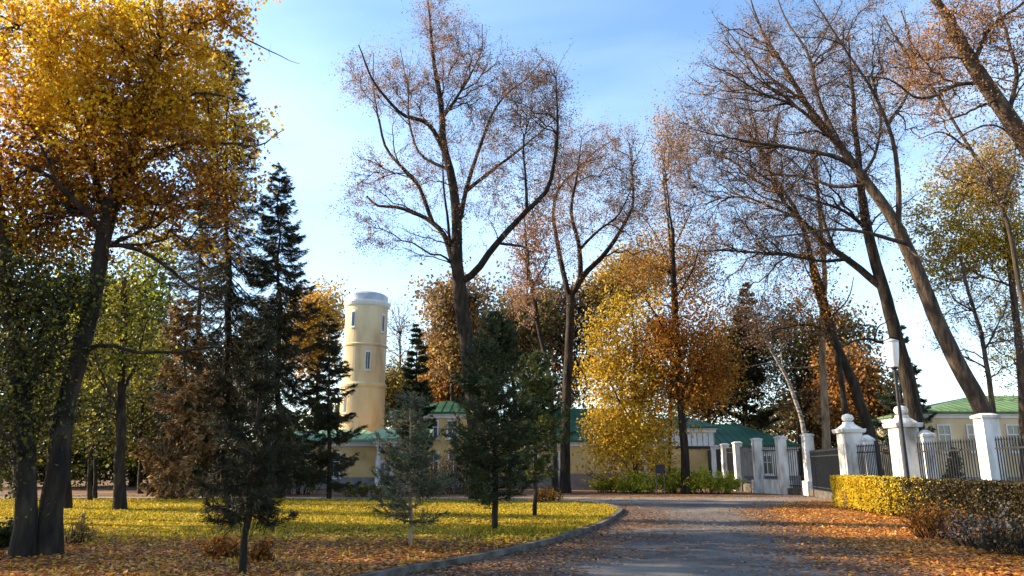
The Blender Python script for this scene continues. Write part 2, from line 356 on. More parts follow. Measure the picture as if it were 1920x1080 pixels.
# ------------------------------------------------------------------ ground, road, path, kerb
KERB = [(-9, 0), (-6.6, 4), (-3.6, 8), (-1.59, 11.7), (0, 14.4), (1.0, 16.6), (1.8, 18.8), (2.55, 21), (3.1, 23.4), (3.6, 25.5), (3.95, 27.6), (4.0, 29.5), (3.6, 31.2), (2.6, 32.6), (1.0, 33.7), (-1.5, 34.5), (-6, 35.2), (-14, 35.8), (-45, 36.5)]
RED = [(5.2, -4), (5.6, 6), (6.2, 12), (7.0, 18), (8.2, 24), (9.6, 29), (11.6, 33), (14, 36.5), (20, 39)]
kx, ky = np.array(KERB).T; rx, ry = np.array(RED).T
def sheet(name, poly, z, m, kind='structure', skirt=0):
    g = Geo(); V = [(x, y, z) for x, y in poly]; g.add(V, [tuple(range(len(V)))])
    return tag(g.build(name, m), kind=kind)
g = Geo(); a = np.arange(48)*2*pi/48
g.add([(1200*cos(t), 1200*sin(t), 0) for t in a], [tuple(range(48))]); tag(g.build('ground', M['soil']), kind='structure')
lm = M['lawn']; t_ = lm.node_tree; b_ = t_.nodes['Principled BSDF']; old = b_.inputs['Base Color'].links[0].from_socket
gg = t_.nodes.new('ShaderNodeNewGeometry'); sx = t_.nodes.new('ShaderNodeSeparateXYZ'); t_.links.new(gg.outputs['Position'], sx.inputs[0])
n1 = t_.nodes.new('ShaderNodeTexNoise'); n1.inputs['Scale'].default_value = .35; n1.inputs['Detail'].default_value = 8; t_.links.new(gg.outputs['Position'], n1.inputs[0])
ma = t_.nodes.new('ShaderNodeMath'); ma.operation = 'MULTIPLY_ADD'; ma.inputs[1].default_value = 9; t_.links.new(n1.outputs[0], ma.inputs[0]); t_.links.new(sx.outputs[1], ma.inputs[2])
mr = t_.nodes.new('ShaderNodeMapRange'); mr.inputs['From Min'].default_value = 20; mr.inputs['From Max'].default_value = 22; t_.links.new(ma.outputs[0], mr.inputs[0])
mm = t_.nodes.new('ShaderNodeMixRGB'); mm.inputs[1].default_value = (.12, .042, .016, 1); t_.links.new(mr.outputs[0], mm.inputs[0]); t_.links.new(old, mm.inputs[2]); t_.links.new(mm.outputs[0], b_.inputs['Base Color'])
def strip(name, L, Rr, z, m):
    g = Geo(); n = len(L); V = [(x, y, z) for x, y in L] + [(x, y, z) for x, y in Rr]
    g.add(V, [(i, n+i, n+i+1, i+1) for i in range(n-1)]); return tag(g.build(name, m), kind='structure')
yy = np.r_[np.linspace(-4, 28, 17), 30, 31.5, 33]
strip('road', [(np.interp(y, ky[:12], kx[:12])-.02, y) for y in yy][:17] + [(3.98, 29.9), (3.5, 31.3), (2.4, 32.8)], [(np.interp(y, ry, rx), y) for y in yy], .004, M['asphalt'])
strip('crossing_road', [(-60, 36.4), (-14, 35.7), (-6, 35.1), (-1.5, 34.4), (1, 33.6), (2.4, 32.81), (11.6, 33.01), (14, 36.5), (45, 38)],
      [(-60, 41), (-14, 40.5), (-6, 40.2), (-1.5, 40), (1, 40), (2.4, 40), (11.6, 40.3), (14, 40.5), (45, 42)], .004, M['path'])
# lawn: a slab a kerb's height above the road
strip('lawn', [(x-.14, y) if i < 12 else (x-.05, y-.14) for i, (x, y) in enumerate(KERB)], [(-62, -2+i*1.9) for i in range(len(KERB))], .10, M['lawn'])
g = Geo(); K = np.array(KERB, float); P, L = resample(np.c_[K, np.zeros(len(K))], 150, np.random.default_rng(1))
T = nrm(np.gradient(P, axis=0)); Nn = np.stack([-T[:, 1], T[:, 0], 0*T[:, 0]], -1)
rng = np.random.default_rng(3); hh = .125 + np.repeat(rng.normal(size=75)*.007, 2)
prof = [(0, -.05), (0, None), (.14, None), (.14, -.05)]
V = np.stack([P + Nn*o + np.array([0, 0, 1])*(hh[:, None] if z is None else z) for o, z in prof], 1)
n = len(P); F = [(i*4+j, i*4+j+1, i*4+5+j, i*4+4+j) for i in range(n-1) for j in range(3)]
g.add(V.reshape(-1, 3), F); tag(g.build('kerb', M['kerb']), kind='structure')

# ------------------------------------------------------------------ fallen leaves and grass
def scatter(name, n, fx, size, m, seed, z, label=None, yr=(8.5, 42), flat=.88, shape=LEAF4, near=1.5):
    rng = np.random.default_rng(seed)
    y = yr[0] + (yr[1]-yr[0])*rng.uniform(0, 1, n*4)**near
    x = (rng.uniform(-1, 1, n*4)*(.76*y+2))
    ok = rng.uniform(0, 1, n*4) < fx(x, y); x, y = x[ok][:n], y[ok][:n]
    P = np.stack([x, y, z + rng.uniform(.004, .035, len(x))], -1)
    g = Geo(); leaves(g, P, size, rng, shape, flat=flat)
    return tag(g.build(name, m), kind='stuff')
def pn(x, y, s, k=0):   # cheap smooth patchiness
    return .5+.25*(np.sin(x*s+1.3*np.sin(y*s*.7+k))+np.sin(y*s*1.3+1.7*np.sin(x*s*.6+k*2)))
def xl(y): return np.interp(y, ky[:12], kx[:12])
def xr(y): return np.interp(y, ry, rx)
def lawn_m(x, y): return (x < xl(np.minimum(y, 27.6))-.2) & (y < np.interp(x, kx[::-1][:9], ky[::-1][:9], right=30)-.2)
def f_right(x, y):
    d = x-xr(y); return np.where(y < 36, np.clip(.75+d*.5, 0, 1)*(d > -1.2)*np.where(d < 0, .75*pn(x, y, 1.6)+.1, 1), 0)
def f_road(x, y):
    dl = x-xl(np.minimum(y, 27.6)); dr = xr(y)-x
    e = np.exp(-(np.maximum(dl, 0)/1.6)**1.8)*1.5 + np.exp(-(np.maximum(dr, 0)/1.25)**1.6)*1.4 + .006
    e = np.where(y > 33, .30*pn(x, y, 1.1) + .5*(y > 38.5), e*(.35+.9*pn(x, y, 1.7)))
    return np.clip(e, 0, 1)*(dl > 0)*(dr > -.3)*(y < 46) + (y > 40.3)*.9*(y < 47)
def f_lawn(x, y): return lawn_m(x, y)*np.clip(np.where(y < 14.8+4.5*pn(x, y, .5), .45+.55*pn(x, y, 1.9, 4), .30*pn(x, y, .9)+.08), 0, 1)
def f_lawny(x, y): return lawn_m(x, y)*np.clip((y-14)/6, 0, 1)*(.25+.75*pn(x, y, .55, 2))*(.4+.6*pn(x, y, 2.1, 1))
scatter('fallen_leaves', 75000, f_right, .085, M['litter'], 1, .0, flat=.8)
scatter('fallen_leaves', 80000, f_road, .075, M['litter_brown'], 2, .006)
scatter('fallen_leaves', 62000, f_lawn, .08, M['litter'], 3, .105, flat=.8)
scatter('fallen_leaves', 110000, f_lawny, .09, M['litter_yellow'], 4, .105, flat=.8)
def grass(n, seed):
    rng = np.random.default_rng(seed); y = 10+(35-10)*rng.uniform(0, 1, n*3)**1.4; x = rng.uniform(-1, .4, n*3)*(.76*y+2)
    ok = lawn_m(x, y) & (rng.uniform(0, 1, n*3) < np.clip((y-15.5)/5, .03, 1)); x, y = x[ok][:n], y[ok][:n]
    h = .05*rng.uniform(.4, 1.5, len(x))*(.5+1.*pn(x, y, .9, 3)); a = rng.uniform(0, 2*pi, len(x)); wd = .012+.0006*y
    P = np.stack([x, y, np.full(len(x), .1)], -1); D = np.stack([np.cos(a), np.sin(a), 0*a], -1); Q = rng.normal(size=(len(x), 3))*.35*h[:, None]; Q[:, 2] = h
    V = np.stack([P-D*wd[:, None], P+D*wd[:, None], P+Q+D*wd[:, None]*.3, P+Q-D*wd[:, None]*.3], 1)
    g = Geo(); g.add(V.reshape(-1, 3), np.arange(len(x)*4).reshape(-1, 4), rng.uniform(0, 1, len(x)))
    tag(g.build('grass', M['grass']), kind='stuff')
grass(90000, 8)

# ------------------------------------------------------------------ tower and manor buildings
def arc_box(g, cx, cy, r0, r1, a0, a1, z0, z1, n=6):
    a = np.linspace(a0, a1, n+1)
    V = [(cx+r*cos(t), cy+r*sin(t), z) for z in (z0, z1) for r in (r0, r1) for t in a]; m = n+1
    F = []
    for i in range(n): F += [(m+i, m+i+1, 3*m+i+1, 3*m+i), (2*m+i, 2*m+i+1, 3*m+i+1, 3*m+i)[::-1], (i, i+1, m+i+1, m+i), (i, 2*m+i, 2*m+i+1, i+1)]
    F += [(0, m, 3*m, 2*m), (n, 2*m+n, 3*m+n, m+n)]
    g.add(V, F)
def tower():
    Y = 70.; c = at(678, 800, Y); cx, cy = c[0], Y; Rr = 2.0; zt = at(678, 562, Y)[2]
    t = thing('round_tower', 'tall round yellow tower with grey metal cap rising behind the spruces', 'tower', (cx, cy, 0))
    o = (cx, cy, 0); z = lambda py: at(678, py, Y-Rr)[2]
    g = Geo(); g.lathe(cx, cy, [(Rr+.06, 0), (Rr+.06, z(722)), (Rr, z(720)), (Rr, z(572))], 48); g.build('wall', M['yellow'], t, o, False)
    g = Geo(); g.lathe(cx, cy, [(Rr+.15, z(724)), (Rr+.2, z(720)), (Rr+.15, z(717)), (Rr-.05, z(715))], 48); g.build('cornice', M['yellow'], t, o)
    g = Geo(); g.lathe(cx, cy, [(Rr+.07, z(646)), (Rr+.1, z(643)), (Rr-.05, z(640))], 48); g.build('band', M['yellow'], t, o)
    g = Geo(); g.lathe(cx, cy, [(Rr-.02, z(572)), (Rr+.12, z(569)), (Rr+.22, z(564)), (Rr+.22, z(561)), (Rr-.1, z(560))], 48); g.build('top_cornice', M['white'], t, o)
    g = Geo(); g.lathe(cx, cy, [(Rr-.05, z(560)), (Rr-.02, z(549)), (Rr-.3, z(545)), (Rr-.8, z(542)), (.05, z(537))], 48); g.build('roof', M['roofgrey'], t, o)
    for px, y0, y1, hw in ((659, 584, 610, 6), (692, 660, 691, 7), (716, 588, 617, 6), (650, 742, 772, 7)):
        s = (px-678)/43.; aa = -pi/2 + math.asin(max(-.96, min(.96, s))) + math.atan2(cx, cy)*-1*0
        da = hw*mpp(Y)/Rr*.75; zb, za = z(y1), z(y0)
        if abs(s) > .8: da *= .9
        g = Geo(); arc_box(g, cx, cy, Rr-.1, Rr+.05, aa-da, aa+da, zb-.12, za+.18); f = g.build('window', M['white'], t, o)
        g = Geo(); dd = da*.66; arc_box(g, cx, cy, Rr-.04, Rr+.075, aa-dd, aa-.012, zb, za); arc_box(g, cx, cy, Rr-.04, Rr+.075, aa+.012, aa+dd, zb, za); g.build('pane', M['glass'], f)
        g = Geo(); arc_box(g, cx, cy, Rr-.05, Rr+.16, aa-da*1.1, aa+da*1.1, zb-.2, zb-.12); g.build('sill', M['white'], f)
tower()

def hip_roof(g, x0, x1, y0, y1, z0, z1, ins, e=.35, t=.14):
    x0 -= e; x1 += e; y0 -= e; y1 += e; ym = (y0+y1)/2
    g.box(x0, x1, y0, y1, z0, z0+t)
    V = [(x0+.02, y0+.02, z0+t+.003), (x1-.02, y0+.02, z0+t+.003), (x1-.02, y1-.02, z0+t+.003), (x0+.02, y1-.02, z0+t+.003), (x0+ins[0], ym, z1), (x1-ins[1], ym, z1)]
    g.add(V, [(0, 1, 5, 4), (2, 3, 4, 5)]); g.add(V, [(1, 2, 5), (3, 0, 4)])
    for i in range(int((x1-x0)/.62)):          # standing seams on the front slope
        x = x0+.3+i*.62; s0 = 0; top = 1.
        if x < x0+ins[0]: top = (x-x0)/ins[0]
        if x > x1-ins[1]: top = min(top, (x1-x)/ins[1])
        top = max(top-.02, .03); ya, yb = y0+.05, y0+(ym-y0)*top; za, zb = z0+t+.02, z0+t+(z1-z0-t)*top
        g.add([(x-.02, ya, za), (x+.02, ya, za), (x+.02, ya, za+.04), (x-.02, ya, za+.04), (x-.02, yb, zb), (x+.02, yb, zb), (x+.02, yb, zb+.04), (x-.02, yb, zb+.04)],
              [(0, 1, 2, 3), (7, 6, 5, 4), (3, 2, 6, 7), (0, 3, 7, 4), (1, 5, 6, 2)])
def house(label, px0, px1, Y, eave, ridge, wallm, roofm, depth=9, ins=(3, 3), wins=(), plinth=.8, sills=True, cornice=True, name='manor_building', zbase=0., cat='building'):
    ym = eave; x0, x1 = at(px0, 860, Y)[0], at(px1, 860, Y)[0]; ze = at(960, eave, Y)[2]; zr = at(960, ridge, Y+depth/2)[2]
    o = ((x0+x1)/2, Y, 0); t = thing(name, label, cat, o)
    g = Geo(); g.box(x0, x1, Y, Y+depth, zbase, ze); w_ = g.build('wall', M[wallm], t, o)
    if plinth: g = Geo(); g.box(x0-.06, x1+.06, Y-.06, Y+depth+.06, 0, plinth); g.build('plinth', M['greyplinth'], t, o)
    if cornice: g = Geo(); g.box(x0-.12, x1+.12, Y-.12, Y+depth+.12, ze-.32, ze-.1); g.box(x0-.2, x1+.2, Y-.2, Y+depth+.2, ze-.097, ze-.003); g.build('cornice', M['white'], t, o)
    g = Geo(); hip_roof(g, x0, x1, Y, Y+depth, ze, zr, ins); g.build('roof', M[roofm], t, o)
    for (wx, wy0, wy1, wd) in wins:
        a = at(wx, wy1, Y); zb = a[2]; zt = at(wx, wy0, Y)[2]; h = wd*mpp(Y)/2; X = a[0]
        g = Geo()
        for q in ((X-h-.1, X-h, zb-.1, zt+.1), (X+h, X+h+.1, zb-.1, zt+.1), (X-h, X+h, zt, zt+.1), (X-h, X+h, zb-.1, zb)): g.box(q[0], q[1], Y-.06, Y+.02, q[2], q[3])
        g.box(X-.03, X+.03, Y-.045, Y+.02, zb, zt); g.box(X-h, X-.03, Y-.04, Y+.02, zb+(zt-zb)*.62, zb+(zt-zb)*.66); g.box(X+.03, X+h, Y-.04, Y+.02, zb+(zt-zb)*.62, zb+(zt-zb)*.66)
        f = g.build('window', M['white'], t, o)
        g = Geo(); g.box(X-h, X+h, Y-.02, Y-.008, zb, zt); g.build('pane', M['glass'], f)
        g = Geo(); g.box(X-h-.18, X+h+.18, Y-.16, Y-.065, zb-.2, zb-.1); g.build('sill', M['white'], f)
    return t, o, x0, x1, ze
# left pavilion with its entrance
t, o, x0, x1, ze = house('low ochre pavilion with pale green roof at the foot of the round tower', 455, 730, 54, 828, 806, 'ochre', 'rooflight', 8, (4, 3), [(500, 850, 893, 20), (560, 850, 893, 20), (625, 850, 893, 20)])
def door(t, o, px, Y, y0, wd, m='white'):
    a = at(px, y0, Y); X = a[0]; h = wd*mpp(Y)/2; g = Geo(); g.box(X-h-.12, X+h+.12, Y-.1, Y+.02, .12, a[2]+.12); f = g.build('door', M[m], t, o)
    g = Geo(); g.box(X-h*.8, X-.04, Y-.13, Y-.102, .3, a[2]-.1); g.box(X+.04, X+h*.8, Y-.13, Y-.102, .3, a[2]-.1); g.build('door_leaf', M['greyplinth'], f)
t, o, x0, x1, ze = house('two storey central block with green roof and arched white framed windows', 732, 925, 56, 776, 752, 'ochre', 'roofgreen', 9, (4, 4),
      [(760, 850, 890, 16), (812, 790, 820, 15), (812, 850, 890, 16), (848, 790, 820, 16), (850, 850, 890, 16), (890, 850, 890, 16)])
# white columns carrying the porch in front of it
def porch():
    Y = 51.; xa, xb = at(703, 860, Y)[0], at(792, 860, Y)[0]; zt = at(750, 832, Y)[2]; o = ((xa+xb)/2, Y, 0)
    t = thing('entrance_porch', 'white columned entrance porch with pale green lean-to roof before the central block', 'porch', o)
    for i in range(4):
        x = xa+.25+(xb-xa-.5)*i/3; g = Geo(); g.box(x-.2, x+.2, Y-.2, Y+.2, 0, .35); g.lathe(x, Y, [(.16, .35), (.15, 1.6), (.13, zt-.25), (.18, zt-.2)], 14); g.box(x-.2, x+.2, Y-.2, Y+.2, zt-.2, zt); g.build('column', M['white'], t, o)
    g = Geo(); g.box(xa-.1, xb+.1, Y-.3, Y+2.6, zt+.003, zt+.25); g.build('beam', M['white'], t, o)
    g = Geo(); V = [(xa-.4, Y-.6, zt+.26), (xb+.4, Y-.6, zt+.26), (xb+.4, Y+2.7, zt+1.0), (xa-.4, Y+2.7, zt+1.0), (xa-.4, Y-.6, zt+.36), (xb+.4, Y-.6, zt+.36), (xb+.4, Y+2.7, zt+1.1), (xa-.4, Y+2.7, zt+1.1)]
    g.add(V, [(0, 3, 2, 1), (4, 5, 6, 7), (0, 1, 5, 4), (1, 2, 6, 5), (2, 3, 7, 6), (3, 0, 4, 7)]); g.build('roof', M['rooflight'], t, o)
    g = Geo(); g.box(xa-.4, xb+.4, Y-1.2, Y+2.6, 0, .15); g.build('step', M['greyplinth'], t, o)
    door(t, (o[0], o[1], 0), 722, Y+2.2, 866, 28)
porch()
house('long ochre wing under a dark green roof behind the golden tree', 927, 1236, 60, 829, 766, 'ochre', 'roofgreen', 10, (3, 3), [(960, 848, 882, 15), (1000, 848, 882, 15), (1040, 848, 882, 15), (1150, 848, 882, 15), (1200, 848, 882, 15)])
t, o, x0, x1, ze = house('narrow annex with pale boarded upper wall and small green gable roof', 1238, 1342, 60.5, 803, 780, 'white', 'roofgreen', 7, (2, 2), [], plinth=0, zbase=3.0)
g = Geo(); g.box(x0+.02, x1-.02, 60.52, 67.4, 0, 2.95); g.build('lower_wall', M['ochre'], t, o)
g = Geo(); g.box(x0-.1, x1+.1, 60.4, 60.5, 2.9, 3.12); g.build('ledge', M['iron'], t, o)
g = Geo(); [g.box(x0+.3+i*.45, x0+.34+i*.45, 60.46, 60.5, 3.15, ze-.35) for i in range(10)]; g.build('boarding', M['greyplinth'], t, o)
t, o, x0, x1, ze = house('long outbuilding with broad dark green roof behind the white pillars', 1344, 1496, 62, 838, 795, 'plaster', 'roofgreen', 12, (.6, 3.2), [(1378, 855, 888, 16), (1440, 855, 888, 16)])
# gate wall of plaster in front of the long wing
g = Geo(); xa, xb = at(1055, 900, 52)[0], at(1150, 900, 52)[0]; zt = at(1080, 890, 52)[2]; g.box(xa, xb, 52, 52.35, 0, zt); g.box(xa-.04, xb+.04, 51.95, 52.4, zt+.003, zt+.1)
gw = thing('garden_wall', 'low grey plastered garden wall beside the golden tree', 'wall', ((xa+xb)/2, 52.2, 0)); g.build('wall', M['greyplinth'], gw, ((xa+xb)/2, 52.2, 0))
# right hand building
t, o, x0, x1, ze = house('pale yellow building with hipped green roof beyond the right fence', 1742, 2300, 55, 776, 742, 'yellow', 'roofyellowgreen', 12, (8, 5),
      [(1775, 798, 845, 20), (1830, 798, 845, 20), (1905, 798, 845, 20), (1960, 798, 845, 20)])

# ------------------------------------------------------------------ fence, gate, lamp, sign
def pillar(g, x, y, a, h, z0=0.):
    g.box(x-a, x+a, y-a, y+a, z0, h)
    g2 = Geo(); g2.frustum(x, y, h+.002, h+.08, a+.05, a+.05); g2.frustum(x, y, h+.082, h+.14, a+.03, a*.6)
    return g2
F_ = thing('iron_fence', 'long fence of white square pillars and black iron railings receding to the green roofed outbuilding', 'fence', (14, 30, 0))
fo = (14, 30, 0)
def px_xy(px, Y): return at(px, 860, Y)[0], Y
def rail(x0, y0, x1, y1, h, name='railing', parent=None, off=(0, 0, 0), z0=.35, sp=.16, thk=.014):
    g = Geo(); L = math.hypot(x1-x0, y1-y0); ux, uy = (x1-x0)/L, (y1-y0)/L; n = max(2, int(L/sp))
    def bar(a, b, za, zb, w):
        V = []
        for z in (za, zb):
            for s, q in ((a, -w), (b, -w), (b, w), (a, w)): V.append((x0+ux*s-uy*q, y0+uy*s+ux*q, z))
        g.add(V, [(0, 3, 2, 1), (4, 5, 6, 7), (0, 1, 5, 4), (1, 2, 6, 5), (2, 3, 7, 6), (3, 0, 4, 7)])
    bar(0, L, h-.25, h-.20, .02); bar(0, L, z0+.12, z0+.17, .02)
    for i in range(n):
        s = (i+.5)*L/n; bar(s-thk, s+thk, z0+.02, h, thk); 
        X, Yv = x0+ux*s, y0+uy*s; g.frustum(X, Yv, h+.001, h+.12, .026, .002)
    return g.build(name, M['iron'], parent, off)
small = [(2030, 17.5, .23, 2.92), (1859, 22., .235, 2.95)]
far = [(1517, 42., .25, 3.2), (1466, 44., .25, 3.15), (1421, 46., .25, 3.1), (1384, 50., .24, 3.0), (1360, 54., .24, 3.0), (1341, 58., .24, 3.0), (1320, 62., .24, 3.0)]
def fence_run(lst):
    pos = []
    for px, Y, a_, h in lst:
        x, y = px_xy(px, Y); g = Geo(); c = pillar(g, x, y, a_, h, .78 if Y > 40 else 0); c2 = None
        if Y > 40: g.box(x-a_-.12, x+a_+.12, y-a_-.12, y+a_+.12, 0, .775)
        p = g.build('pillar', M['plaster'], F_, fo); c.build('cap', M['plaster'], p)
        pos.append((x, y, a_, h))
    return pos
ps = fence_run(small); pf = fence_run(far)
B_xy = px_xy(1700, 27.5); C_xy = px_xy(1597, 32.)
def link(a, b, ra, rb, h, wh=.36, wm='kerb'):
    L = math.dist(a, b); u = ((b[0]-a[0])/L, (b[1]-a[1])/L)
    p = (a[0]+u[0]*ra*1.1, a[1]+u[1]*ra*1.1); q = (b[0]-u[0]*rb*1.1, b[1]-u[1]*rb*1.1)
    rail(*p, *q, h, parent=F_, off=fo, z0=wh)
    g = Geo(); w_ = .19; V = [(c[0]-u[1]*s*w_, c[1]+u[0]*s*w_, z) for z in (0, wh) for c, s in ((p, 1), (p, -1), (q, -1), (q, 1))]
    g.add(V, [(0, 3, 2, 1), (4, 5, 6, 7), (0, 1, 5, 4), (1, 2, 6, 5), (2, 3, 7, 6), (3, 0, 4, 7)]); g.build('low_wall', M[wm], F_, fo)
link(ps[0][:2], ps[1][:2], .33, .32, 2.3); link(ps[1][:2], B_xy, .32, .8, 2.3)
link(C_xy, pf[0][:2], .55, .3, 2.3)
for i in range(len(pf)-1): link(pf[i][:2], pf[i+1][:2], .42, .42, 2.7, [.36, .8, .5][min(i, 2)], ['kerb', 'plaster', 'kerb'][min(i, 2)])
def pier(x, y, label, a, h, side):
    t = thing('gate_pier', label, 'gate pier', (x, y, 0), None); o = (x, y, 0)
    g = Geo(); g.box(x-a-.08, x+a+.08, y-a-.08, y+a+.08, 0, .45); g.box(x-a, x+a, y-a, y+a, .452, h)
    for zz in (.75, ): 
        pass
    g.build('shaft', M['plaster'], t, o)
    g = Geo()    # raised panels on the faces
    g.box(x-a*.62, x+a*.62, y-a-.035, y-a-.001, .8, h-.45); g.box(x-a-.035, x-a-.001, y-a*.62, y+a*.62, .8, h-.45); g.build('panel', M['plaster'], t, o)
    g = Geo(); g.frustum(x, y, h+.002, h+.1, a+.1, a+.13); g.frustum(x, y, h+.102, h+.16, a+.13, a+.13); g.frustum(x, y, h+.162, h+.36, a+.02, a*.5); g.frustum(x, y, h+.362, h+.46, a*.5, a*.42)
    c = g.build('cap', M['plaster'], t, o)
    g = Geo(); g.lathe(x, y, [(.08, h+.46), (.2, h+.52), (.25, h+.62), (.2, h+.74), (.05, h+.8)], 16); g.build('finial', M['plaster'], c, (0, 0, 0))
    bx, by = x+side[0], y+side[1]; g = Geo(); b = .2; g.box(bx-b, bx+b, by-b, by+b, 0, h-.35); g.frustum(bx, by, h-.348, h-.26, b+.05, b+.05); g.frustum(bx, by, h-.258, h-.1, b+.03, b*.3)
    g.build('side_post', M['plaster'], t, o)
pier(*B_xy, 'tall white gate pier with stepped cap directly behind the lamp post', .37, 2.95, (.50, -.52))
pier(*C_xy, 'white gate pier with stepped cap standing over the yellow end of the hedge', .38, 2.95, (.5, -.45))
# iron double gate between the piers
gx0, gy0 = B_xy[0]+.05, B_xy[1]+.55; gx1, gy1 = C_xy[0], C_xy[1]-.55
G_ = thing('iron_gate', 'black iron double gate between the two white gate piers', 'gate', (gx0, gy0, 0))
mx_, my_ = (gx0+gx1)/2, (gy0+gy1)/2
rail(gx0, gy0, mx_, my_-.03, 2.35, 'gate_leaf', G_, (gx0, gy0, 0), .1, .13); rail(mx_, my_+.03, gx1, gy1, 2.35, 'gate_leaf', G_, (gx0, gy0, 0), .1, .13)
def lamp():
    Y = 24.; x = at(1700, 880, Y)[0]; zt = at(1686, 640, Y)[2]; zb = at(1688, 688, Y)[2]
    t = thing('street_lamp', 'slender street lamp with white glass head in front of the white gate pier', 'street lamp', (x, Y, 0)); o = (x, Y, 0)
    g = Geo(); g.lathe(x, Y, [(.12, 0), (.12, .9), (.085, .98), (.075, 1.0)], 14); g.lathe(x, Y, [(.07, 1.0), (.06, 2.5), (.05, zb-.1)], 12); g.build('pole', M['iron'], t, o, True)
    g = Geo(); g.lathe(x, Y, [(.05, zb-.1), (.11, zb-.04), (.11, zb)], 14); g.build('collar', M['iron'], t, o)
    g = Geo(); g.lathe(x, Y, [(.12, zb+.001), (.17, zb+.3), (.215, zt-.08), (.2, zt-.03)], 20); g.build('lamp_shade', M['lampwhite'], t, o, True)
    g = Geo(); g.lathe(x, Y, [(.23, zt-.028), (.22, zt+.01), (.1, zt+.06), (.02, zt+.09)], 20); g.build('lamp_lid', M['steel'], t, o)
lamp()
def sign():
    Y = 43.; a = at(1231, 925, Y)[0]; b = at(1248, 925, Y)[0]; z1 = at(1240, 871, Y)[2]; z0 = at(1240, 888, Y)[2]
    t = thing('notice_board', 'small dark notice board on two posts by the bright bushes', 'sign', ((a+b)/2, Y, 0)); o = ((a+b)/2, Y, 0)
    for x in (a+.03, b-.03): g = Geo(); g.lathe(x, Y, [(.03, 0), (.03, z1-.01)], 8); g.build('post', M['iron'], t, o)
    g = Geo(); g.box(a-.02, b+.02, Y-.07, Y-.035, z0, z1); g.build('board', M['iron'], t, o)
sign()

# ------------------------------------------------------------------ hedges, bushes
def leafy_box(name, label, p0, p1, wd, h, leafm, seed, n, ls, cat='hedge', lumpy=.06, z0=0.1):
    rng = np.random.default_rng(seed); p0 = np.array(p0, float); p1 = np.array(p1, float); L = np.linalg.norm(p1-p0); u = (p1-p0)/L; v = np.array([-u[1], u[0]])
    c = (*((p0+p1)/2), 0.); root = thing(name, label, cat, c)
    s = rng.uniform(0, L, n); q = rng.uniform(-1, 1, n); z = rng.uniform(0, 1, n)**.8
    k = rng.integers(0, 4, n); q = np.where(k == 0, 1, np.where(k == 1, -1, q)); z = np.where(k == 2, 1, z)
    bump = 1+lumpy*(np.sin(s*3.1+seed)+np.sin(s*7.3)+.6*np.sin(z*9+s*2))
    dep = np.abs(rng.normal(size=n))*.05
    X = p0+u*s[:, None] + v*(q*wd/2*bump - np.sign(q)*dep)[:, None]
    zz = z0 + z*(h-z0)*(1+.02*np.sin(s*4.)) - np.where(k == 2, dep, 0) + rng.normal(size=n)*.02
    P_ = np.c_[X, zz]; yel = (rng.uniform(0, 1, n) < np.exp(-s/.8)*.7 + .006) if leafm == 'hedge_dark' else (rng.uniform(0, 1, n) > .12*np.exp((s-L)/1.5)*4)
    g = Geo(); leaves(g, P_[~yel], ls, rng)
    g3 = Geo(); leaves(g3, P_[yel], ls, rng); g.add(g3.v[0], g3.f[0][0], g3.r[0], 1) if yel.any() else None
    g.build('crown', [M['hedge_dark'], M['hedge_yellow']], root, c)
    m = int(L*26); s = rng.uniform(0, L, m); q = rng.uniform(-.7, .7, m)*wd/2; A = np.c_[p0+u*s[:, None]+v*q[:, None], np.zeros(m)]
    B = A + rng.normal(size=(m, 3))*[.14, .14, .03] + [0, 0, h*.9]; mid = (A+B)/2 + rng.normal(size=(m, 3))*.05
    g = Geo(); tubes(g, np.stack([A, mid, B], 1), np.tile([[.012, .008, .004]], (m, 1)), 3); g.build('branches', M['twig'], root, c)
    return root
h0 = np.array(at(1556, 900, 30.)[:2]); h1 = np.array(at(1690, 905, 24.4)[:2]); h2 = np.array([at(1960, 905, 16.8)[0]+.4, 16.6])
h0 = np.array([12.9, 29.8]); h1 = np.array([12.45, 24.3]); h2 = np.array([12.6, 15.2])
leafy_box('hedge', 'bright yellow clipped end of the hedge beside the road', h0, h1, 1.0, 1.2, 'hedge_yellow', 11, 26000, .065)
leafy_box('hedge', 'dark thinning clipped hedge running right from the yellow part', h1+np.array([.02, -.05]), h2, 1.0, 1.18, 'hedge_dark', 12, 42000, .06)
